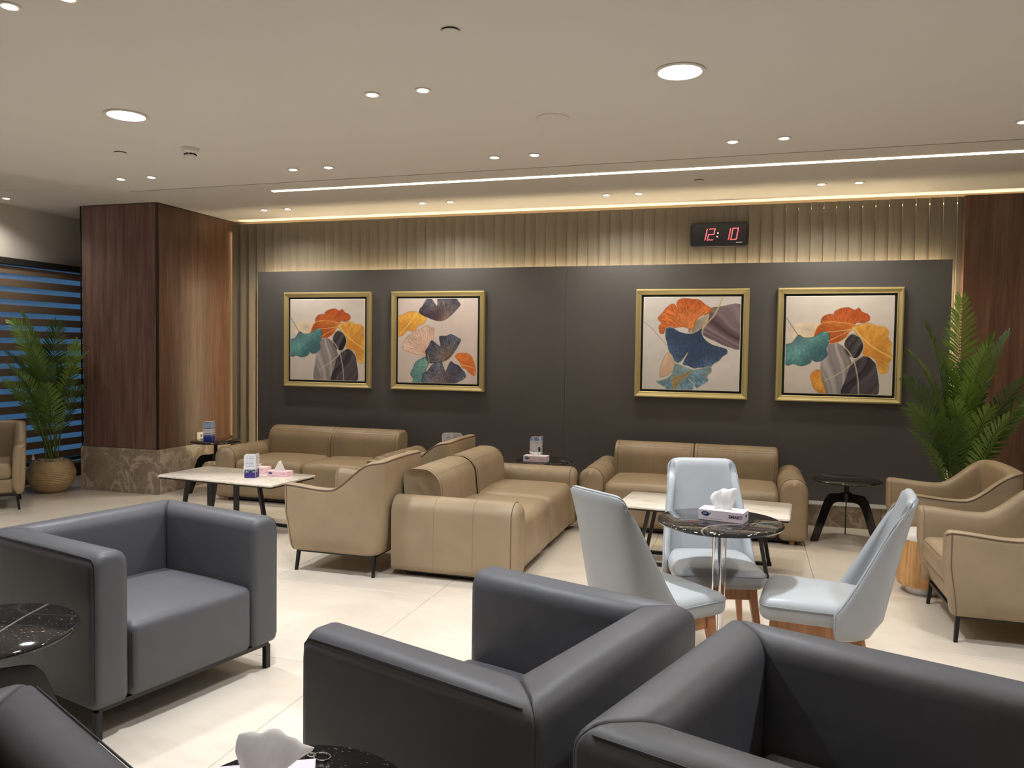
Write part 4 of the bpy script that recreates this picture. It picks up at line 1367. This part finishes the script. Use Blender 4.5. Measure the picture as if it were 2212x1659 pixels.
# ================================================================== WOODEN DRUM STOOL
t = thing('drum_side_table', 'pale oak drum table with white top, between the two right armchairs', 'side table', (1.135, 5.70, 0))
mk('drum_body', *lathe([(.0005, .045), (.125, .045), (.150, .052), (.160, .075), (.163, .12), (.150, .355), (.0005, .355)], 44), 'oak', t, angle=50)
mk('table_top', *lathe([(.0005, .356), (.150, .356), (.153, .362), (.150, .392), (.142, .402), (.0005, .402)], 44), 'white_top', t, angle=50)
mk('base_ring', *lathe([(.0005, 0), (.105, 0), (.105, .044), (.0005, .044)], 36), 'steel', t)

# ================================================================== SOCKET
t = thing('wall_socket', 'white power socket on the side of the wooden pillar', 'socket', (PXb + .0005, 7.39, .555))
mk('plate', *rbox(0, .010, -.062, .062, -.041, .041, .004, k=1, n=2), 'white_plastic', t)
mk('recess', *merge([prism([(.019 * math.cos(k * PI / 8), .019 * math.sin(k * PI / 8)) for k in range(16)], lambda a_, b_: (.0101, a_ + .012, b_), lambda a_, b_: (.0106, a_ + .012, b_))]), 'grille', t, False)
mk('switch_rocker', *cbox(.010, .013, -.050, -.020, -.022, .022, .001), 'white_plastic', t, False)
mk('pin_holes', *merge([(boxv(.0106, .0112, .012 + dy - .003, .012 + dy + .003, -.003, .003), BOXF) for dy in (-.008, .008)]), 'dark', t, False)


# ================================================================== TISSUE BOXES
def tissue_sheet(h, w_, kind, seed):
    """crumpled tissue sheet pulled from the slot: pleated front and back joined at the edges"""
    rs = np.random.RandomState(seed); NU, NVv = 34, 16
    ph = rs.rand(8) * 6.28
    prof = {  # v -> (left, right) in units of w_, and top outline as function of u
        'tuft': ([(0, -.62, .62), (.25, -.85, .72), (.55, -1.08, .92), (.8, -.98, 1.0), (1, -.70, .95)], lambda u: .90 + .10 * u - .05 * u * u),
        'peak': ([(0, -.95, .95), (.2, -.88, .80), (.5, -.66, .55), (.8, -.42, .36), (1, -.24, .20)], lambda u: 1 - .10 * u * u),
        'flop': ([(0, -.55, .55), (.4, -.7, .6), (.75, -1.15, .8), (1, -1.25, 1.1)], lambda u: .82 + .18 * u * u),
        'drape': ([(0, -.72, .70), (.3, -.80, .85), (.6, -.92, 1.20), (.85, -.88, 1.62), (1, -.80, 1.70)], lambda u: 1.0 - .10 * (u + .35) ** 2 - .30 * max(0, u) ** 1.1),
    }[kind]
    P, topf = prof

    def edge(k, c):
        for a_, b_ in zip(P, P[1:]):
            if a_[0] <= k <= b_[0]:
                t = smooth01((k - a_[0]) / (b_[0] - a_[0])) if False else (k - a_[0]) / (b_[0] - a_[0])
                return a_[c] * (1 - t) + b_[c] * t
        return P[-1][c]
    V, F = [], []
    for side in (1, -1):
        for j in range(NVv + 1):
            k = j / NVv
            l, r = edge(k, 1), edge(k, 2)
            for i in range(NU + 1):
                u = -1 + 2 * i / NU
                x = w_ * (l + (r - l) * (u + 1) / 2)
                body = max(0, 1 - u * u) ** .5 * max(0, 1 - k ** 3) ** .5
                f = w_ * (.10 * math.sin(5.2 * u + ph[0] + 1.2 * k) + .06 * math.sin(9.5 * u + ph[1] - 2.2 * k) + .03 * math.sin(17 * u + ph[2] + 4 * k)) * (.35 + .65 * k) * {'tuft': .7, 'drape': 1.35}.get(kind, 1)
                g = w_ * .03 * math.sin(7 * k + 4 * u + ph[3])
                y = f + g + side * w_ * (.02 + .26 * body)
                z = h * k * topf(u) + h * .03 * k * math.sin(6 * u + ph[4])
                V.append((x, y, z))
    n1 = (NU + 1) * (NVv + 1)
    I = lambda j, i: j * (NU + 1) + i
    for j in range(NVv):
        for i in range(NU):
            F.append((I(j, i), I(j + 1, i), I(j + 1, i + 1), I(j, i + 1)))
            F.append((n1 + I(j, i), n1 + I(j, i + 1), n1 + I(j + 1, i + 1), n1 + I(j + 1, i)))
        for i in (0, NU):
            F.append((I(j, i), n1 + I(j, i), n1 + I(j + 1, i), I(j + 1, i)))
    for i in range(NU):
        F.append((I(NVv, i), I(NVv, i + 1), n1 + I(NVv, i + 1), n1 + I(NVv, i)))
        F.append((I(0, i), n1 + I(0, i), n1 + I(0, i + 1), I(0, i + 1)))
    return V, F


def tissue_box(label, loc, rz, size, colA, colB, kind, h, w_, seed, smart=False):
    L, Wd, Hh = size
    t = thing('tissue_box', label, 'tissue box', loc, rz, None)
    A, B = np.array(colA) / 255., np.array(colB) / 255.
    body = mk('carton', *cbox(-L / 2, L / 2, -Wd / 2, Wd / 2, 0, Hh, .0012), plain('carton_' + str(seed), srgb(*colA), .45), t, False)
    # printed front: swoosh emblem and caption
    n1, n2 = 72, 18
    yy, xx_ = np.mgrid[0:n2, 0:n1]; U = xx_ / (n1 - 1.); V_ = 1 - yy / (n2 - 1.)
    im = A * (1 - U[..., None] * .6) + B * U[..., None] * .6
    asp = L / Hh
    ex, ey = (U - .155) * asp, (V_ - .62)
    em = (ex / .38) ** 2 + ((ey + ex * .12) / .24) ** 2 < 1
    im[em] = rgb(34, 38, 92)
    em = ((ex + .05) / .20) ** 2 + ((ey - .03) / .11) ** 2 < 1
    im[em] = rgb(150, 160, 200)
    em = (np.abs((ey + .17) - ex * .55) < .06) & (ex > -.1) & (ex < .5)
    im[em] = rgb(34, 38, 92)
    em = (np.abs(V_ - .18 + .02 * np.sin(U * 5)) < .035) & (U > .10) & (U < .55) & (np.sin(U * 190) > -.4)
    im[em] = rgb(128, 120, 160)
    if not smart:
        em = (np.abs(V_ - .55) < .06) & (U > .72) & (U < .94) & (np.sin(U * 150) > -.5)
        im[em] = rgb(120, 100, 130)
        sw = np.abs(V_ - (.75 - (U - .3) * 1.1)) < .03
        im[sw & (U > .3) & (U < .9)] = rgb(236, 190, 200)
    raster('front_print', im, lambda u, v_: (-L / 2 + .002 + u * (L - .004), -Wd / 2 - .0006, .002 + v_ * (Hh - .004)), 'print', body)
    if smart:
        v, f = text_mesh('SMART', .021, .0002, bold=.0006)
        mk('caption', [(x_ + L * .33, -Wd / 2 - .0010 - z_, y_ + Hh * .53) for x_, y_, z_ in v], f, 'ink', body, False)
        # emblem on the end face
        v, f = prism([(.010 * math.cos(k * PI / 8), .008 * math.sin(k * PI / 8)) for k in range(16)], lambda a_, b_: (L / 2 + .0004, a_, b_ + Hh * .6), lambda a_, b_: (L / 2 + .0008, a_, b_ + Hh * .6))
        mk('end_emblem', v, f, 'ink', body, False)
    mk('slot', *prism([(L * .30 * math.cos(k * PI / 12), Wd * .20 * math.sin(k * PI / 12)) for k in range(24)], lambda a_, b_: (a_, b_, Hh + .0002), lambda a_, b_: (a_, b_, Hh + .0006)), 'tissue', t, False)
    v, f = tissue_sheet(h, w_, kind, seed)
    mk('tissue', [(x_, y_, z_ + Hh - .002) for x_, y_, z_ in v], f, 'tissue_sheet', t, angle=80)
    return t


tissue_box('white tissue box marked SMART with a tuft of tissue on the round cafe table', (-.10, 3.905, .75), math.radians(-13), (.215, .105, .052), (242, 238, 244), (250, 214, 226), 'tuft', .112, .062, 5, True)
tissue_box('pale pink tissue box with a tall peak of tissue on the left coffee table', (-3.84, 5.87, .45), math.radians(2), (.195, .10, .045), (248, 214, 226), (246, 200, 216), 'peak', .085, .058, 6)
tissue_box('pink tissue box partly hidden behind the brochure on the left coffee table', (-4.15, 5.99, .45), math.radians(0), (.22, .10, .048), (250, 222, 230), (248, 196, 206), 'flop', .032, .050, 8)
tissue_box('pale tissue box on the black side table behind the middle sofa', (-1.87, 7.03, .53), math.radians(0), (.222, .11, .055), (238, 222, 230), (246, 230, 236), 'flop', .036, .058, 9)
tissue_box('tissue box at the bottom edge with one large white tissue sticking up', (-1.0, 1.465, .56), math.radians(28), (.22, .11, .05), (244, 226, 236), (248, 206, 222), 'drape', .102, .064, 12)


# ================================================================== BROCHURES
def brochure(label, loc, rz, open_deg, style, wd=.10, h=.21):
    t = thing('folded_brochure', label, 'brochure', loc, rz, None)
    for s in (-1, 1):
        a = math.radians(open_deg / 2)
        n1, n2 = 30, 56
        yy, xx_ = np.mgrid[0:n2, 0:n1]; U = xx_ / (n1 - 1.); V_ = 1 - yy / (n2 - 1.)
        im = np.ones((n2, n1, 3)) * rgb(232, 234, 244)
        txt = (np.sin(V_ * 95) > .35) & (U > .14) & (U < .86) & (vnoise(U, V_, 14, 3 + s) > .30)
        if style == 'purple':
            im[txt & (V_ > .42) & (V_ < .93)] = rgb(176, 176, 206)
            im[(V_ < .36)] = rgb(150, 160, 190)
            m_ = (vnoise(U, V_, 9, 7 + s) > .5) & (V_ < .36) & (V_ > .2); im[m_] = rgb(70, 84, 74)
            im[V_ < .22] = rgb(76, 58, 138)
        elif style == 'blue':
            im[(V_ > .62) & (V_ < .92)] = rgb(170, 190, 230)
            for q in (.93, .64, .40):
                im[(np.abs(V_ - q) < .018) & (U > .1) & (U < .9)] = rgb(60, 74, 120)
            im[(V_ < .25)] = rgb(52, 66, 168)
            im[(V_ < .33) & (V_ > .25)] = rgb(120, 140, 200)
        elif style == 'open':
            im[txt & (V_ > .35) & (V_ < .95)] = rgb(160, 164, 190)
            im[(np.abs(V_ - .30) < .012)] = rgb(120, 130, 160)
            if s > 0:
                im[(V_ < .22) & (V_ > .08) & (U < .55)] = rgb(70, 90, 130)
                im[((U - .78) / .2) ** 2 + ((V_ - .14) / .11) ** 2 < 1] = rgb(150, 96, 70)
            else:
                im[((U - .3) / .2) ** 2 + ((V_ - .14) / .10) ** 2 < 1] = rgb(110, 112, 120)
        else:
            im[(V_ > .80)] = rgb(130, 152, 210)
            m_ = (vnoise(U, V_, 8, 17) > .55) & (V_ > .78); im[m_] = rgb(210, 220, 240)
            im[txt & (V_ > .62) & (V_ < .78)] = rgb(170, 174, 180)
            m_ = (vnoise(U, V_, 7, 23 + s) > .55) & (V_ < .55) & (V_ > .16) & (U > .35); im[m_] = rgb(36, 40, 44)
            im[V_ < .12] = rgb(40, 44, 110)
        edge = (U < .03) | (U > .97) | (V_ > .97)
        im[edge] = rgb(246, 246, 250)
        if s < 0: im = im[:, ::-1]

        def fn(u, v_, off=0.0):
            z_ = v_ * h
            r_ = wd * u
            # rounded top outer corner
            cut = .022
            lim = h - max(0, (r_ - (wd - cut))) ** 2 / cut * .9
            z_ = min(z_, lim)
            return (s * r_ * math.cos(a) * 1.0 + s * off * 0, -r_ * math.sin(a) * -1 * 0 + (-(math.sin(a)) * r_) * -1 + off, z_)
        # card with thickness, then the print proud of its front face (towards -y)
        pts = [(0, 0), (1, 0), (1, .86), (1, .93), (.92, .975), (.80, 1.0), (0, 1.0)]
        V0 = [fn(u, v_, .0006) for u, v_ in pts]; V1 = [fn(u, v_, 0) for u, v_ in pts]
        n_ = len(pts)
        card = mk('leaf_panel', V0 + V1, [tuple(range(n_)), tuple(range(n_, 2 * n_))[::-1]] + [(i, n_ + i, n_ + (i + 1) % n_, (i + 1) % n_) for i in range(n_)], 'tissue', t, False)
        raster('printed_face', im, lambda u, v_: fn(u if True else u, v_, -.0012), 'print', card)
    return t


brochure('white and purple folded brochure standing on the left coffee table', (-3.96, 5.69, .45), math.radians(64), 84, 'purple', .095, .205)
brochure('blue and white folded brochure standing on the table beside the pillar', (-5.42, 7.02, .55), math.radians(66), 84, 'blue', .09, .215)
brochure('open brochure with two text pages standing behind the second beige armchair', (-2.78, 7.22, .50), math.radians(20), -36, 'open', .105, .24)
brochure('brochure with blue sky picture standing behind the tissue box, middle side table', (-1.87, 7.18, .53), math.radians(52), 84, 'dark', .10, .215)

# small chrome ring lying on the near table
t = thing('metal_ring', 'small chrome ring clip lying on the bottom black table right of the tissue', 'ring', (-.965, 1.655, .56))
mk('hoop', *tube([(.022 * math.cos(k * PI / 12), .014 * math.sin(k * PI / 12), .0035 + .002 * math.sin(k * PI / 12)) for k in range(24)], .0022, 8, closed=True), 'chrome', t)
mk('link', *tube([(-.026 + .011 * math.cos(k * PI / 8), -.004 + .008 * math.sin(k * PI / 8), .005) for k in range(16)], .0022, 8, closed=True), 'chrome', t)


# ================================================================== PALMS
def frond(base, az, elev, Ls, Lf, droop, seed, lw=.018, ll=.20, twist=0.0):
    """one palm frond: bare stalk Ls then feathered blade Lf. returns stem and leaflet geometry"""
    rs = random.Random(seed)
    pts = [Vector(base)]; d = Vector((math.cos(az) * math.cos(elev), math.sin(az) * math.cos(elev), math.sin(elev)))
    n = 26; step = (Ls + Lf) / n
    hz = Vector((math.cos(az), math.sin(az), 0))
    for i in range(n):
        k = (i + 1) / n
        bend = droop * (k ** 2.2) / n * 3.2
        d = (d + hz * bend * .8 + Vector((0, 0, -1)) * bend).normalized()
        pts.append(pts[-1] + d * step)
    V, F = tube([tuple(p) for p in pts], .006, 5, rads=[.0075 - .0060 * i / n for i in range(n + 1)])
    LV, LF = [], []
    i0 = int(n * Ls / (Ls + Lf))
    side0 = d.cross(Vector((0, 0, 1)))
    side0 = Vector((-math.sin(az), math.cos(az), 0))
    flat = side0
    tot = n - i0; npair = int(Lf / .0225)
    for q in range(npair):
        k = (q + .5) / npair
        s_ = i0 + k * tot
        a = min(int(s_), n - 1); fr = s_ - a
        p = pts[a].lerp(pts[a + 1], fr); tg = (pts[a + 1] - pts[a]).normalized()
        side0 = (Matrix.Rotation(twist, 3, tg) @ flat)
        side0 = (side0 - tg * side0.dot(tg)).normalized()
        nrm = side0.cross(tg).normalized()
        if nrm.dot(Vector((math.cos(az) * -.3, math.sin(az) * -.3, 1))) < 0: nrm = -nrm
        Lq = ll * (math.sin(PI * (.16 + .76 * k)) ** .65) * (1 + .1 * (rs.random() - .5))
        for sd in (-1, 1):
            ang = math.radians(62 - 36 * k + rs.uniform(-5, 5))
            dr = (tg * math.cos(ang) + side0 * sd * math.sin(ang) + nrm * .18).normalized()
            wv = tg.cross(dr).cross(dr).normalized() * lw * .5 * (1 - .25 * k)
            m1 = p + dr * Lq * .35 ; m2 = p + dr * Lq * .75 - Vector((0, 0, 1)) * Lq * .06; tp = p + dr * Lq - Vector((0, 0, 1)) * Lq * .16
            n0 = len(LV)
            LV += [tuple(p - wv * .4), tuple(p + wv * .4), tuple(m1 - wv), tuple(m1 + wv), tuple(m2 - wv * .8), tuple(m2 + wv * .8), tuple(tp)]
            LF += [(n0, n0 + 1, n0 + 3, n0 + 2), (n0 + 2, n0 + 3, n0 + 5, n0 + 4), (n0 + 4, n0 + 5, n0 + 6)]
    return (V, F), (LV, LF)


def palm(t, base_z, specs, seed, xlim=None):
    rs = random.Random(seed)
    for i, (azd, el, Ls, Lf, dr) in enumerate(specs):
        b = (rs.uniform(-.05, .05), rs.uniform(-.05, .05), base_z)
        st_, lf = frond(b, math.radians(azd), math.radians(el), Ls, Lf, dr, seed * 50 + i, twist=rs.uniform(-1.0, 1.0) * (1.1 if abs(math.sin(math.radians(azd))) < .8 else .4))
        o = mk('frond_stalk', *st_, 'palm_stem', t)
        mk('leaflets', *lf, 'palm', o, False)


# left palm, right palm : (azimuth, elevation, stalk, blade, droop)
rs = random.Random(5)
specsL = [(250, 86, .85, .72, .35), (200, 84, .80, .75, .55), (330, 85, .80, .72, .50), (290, 80, .62, .66, .45), (225, 79, .58, .64, .5), (180, 77, .50, .62, .5), (350, 78, .55, .62, .5),
          (20, 80, .62, .60, .5), (160, 80, .60, .60, .5), (265, 76, .42, .60, .45), (305, 73, .36, .58, .5), (215, 72, .36, .58, .5), (240, 77, .50, .58, .4), (0, 72, .34, .56, .5),
          (190, 70, .30, .55, .5), (280, 83, .70, .60, .3), (320, 80, .46, .62, .4), (90, 82, .70, .6, .3)]
t = thing('potted_palm', 'potted artificial palm in a ribbed round beige pot before the window blind', 'plant', (-7.02, 6.50, 0))
prof = [(.0005, 0), (.112, 0), (.116, .018)]
for k in range(34):
    z_ = .018 + .312 * k / 33
    u = (z_ - .018) / .312
    r_ = .118 + .112 * math.sin(PI * min(1, (.05 + .82 * u))) ** .8
    prof.append((r_ + (.0035 if k % 2 else -.003), z_))
prof += [(.150, .336), (.138, .338), (.134, .325), (.0005, .322)]
o = mk('pot', *lathe(prof, 56), 'pot', t, angle=60)
rsp = random.Random(9); pb = []
for k in range(120):
    a = rsp.uniform(0, 2 * PI); r_ = .132 * math.sqrt(rsp.random()); q = rsp.uniform(.008, .016)
    V, F = rbox(-q, q, -q * .8, q * .8, -q * .5, q * .5, q * .5, k=1, n=2)
    pb.append(([(x_ + r_ * math.cos(a), y_ + r_ * math.sin(a), z_ + .336 + rsp.uniform(-.004, .012)) for x_, y_, z_ in V], F))
o = mk('pebble_layer', *merge(pb), 'pebble', t); o['kind'] = 'stuff'
palm(t, .32, specsL, 3)
t2 = thing('ornament_figure', 'tiny white ornament standing on the pebbles of the palm pot', 'ornament', (-7.13, 6.38, .345))
mk('body', *lathe([(.0005, 0), (.016, 0), (.018, .012), (.010, .032), (.005, .045)], 14), 'white_top', t2)
mk('head', *lathe([(.003, .043), (.008, .048), (.009, .055), (.004, .062), (.0005, .063)], 12), 'white_top', t2)

specsR = [(260, 88, .92, .80, .10), (190, 85, .78, .74, .30), (340, 84, .72, .74, .35), (300, 82, .66, .70, .30), (215, 80, .50, .68, .42), (175, 76, .45, .70, .50), (325, 76, .44, .72, .45),
          (270, 80, .36, .70, .25), (240, 78, .32, .62, .35), (290, 74, .30, .62, .35), (350, 70, .36, .74, .40), (5, 66, .22, .72, .35), (200, 70, .30, .66, .50), (185, 80, .70, .66, .50), (30, 80, .6, .6, .4), (20, 84, .85, .6, .4),
          (255, 72, .22, .58, .30), (225, 84, .60, .62, .25), (310, 72, .25, .62, .35), (280, 86, .52, .66, .15), (210, 66, .20, .55, .5)]
t = thing('tall_palm', 'tall artificial palm by the walnut wall at right, rising behind the beige armchair', 'plant', (1.66, 7.22, 0))
mk('pot', *lathe([(.0005, 0), (.13, 0), (.15, .05), (.19, .30), (.195, .34), (.175, .34), (.17, .31), (.0005, .31)], 40), 'pot', t, angle=50)
o = mk('soil', *lathe([(.0005, .316), (.168, .312)], 24), 'skirt', t); o['kind'] = 'stuff'
palm(t, .31, specsR, 4)
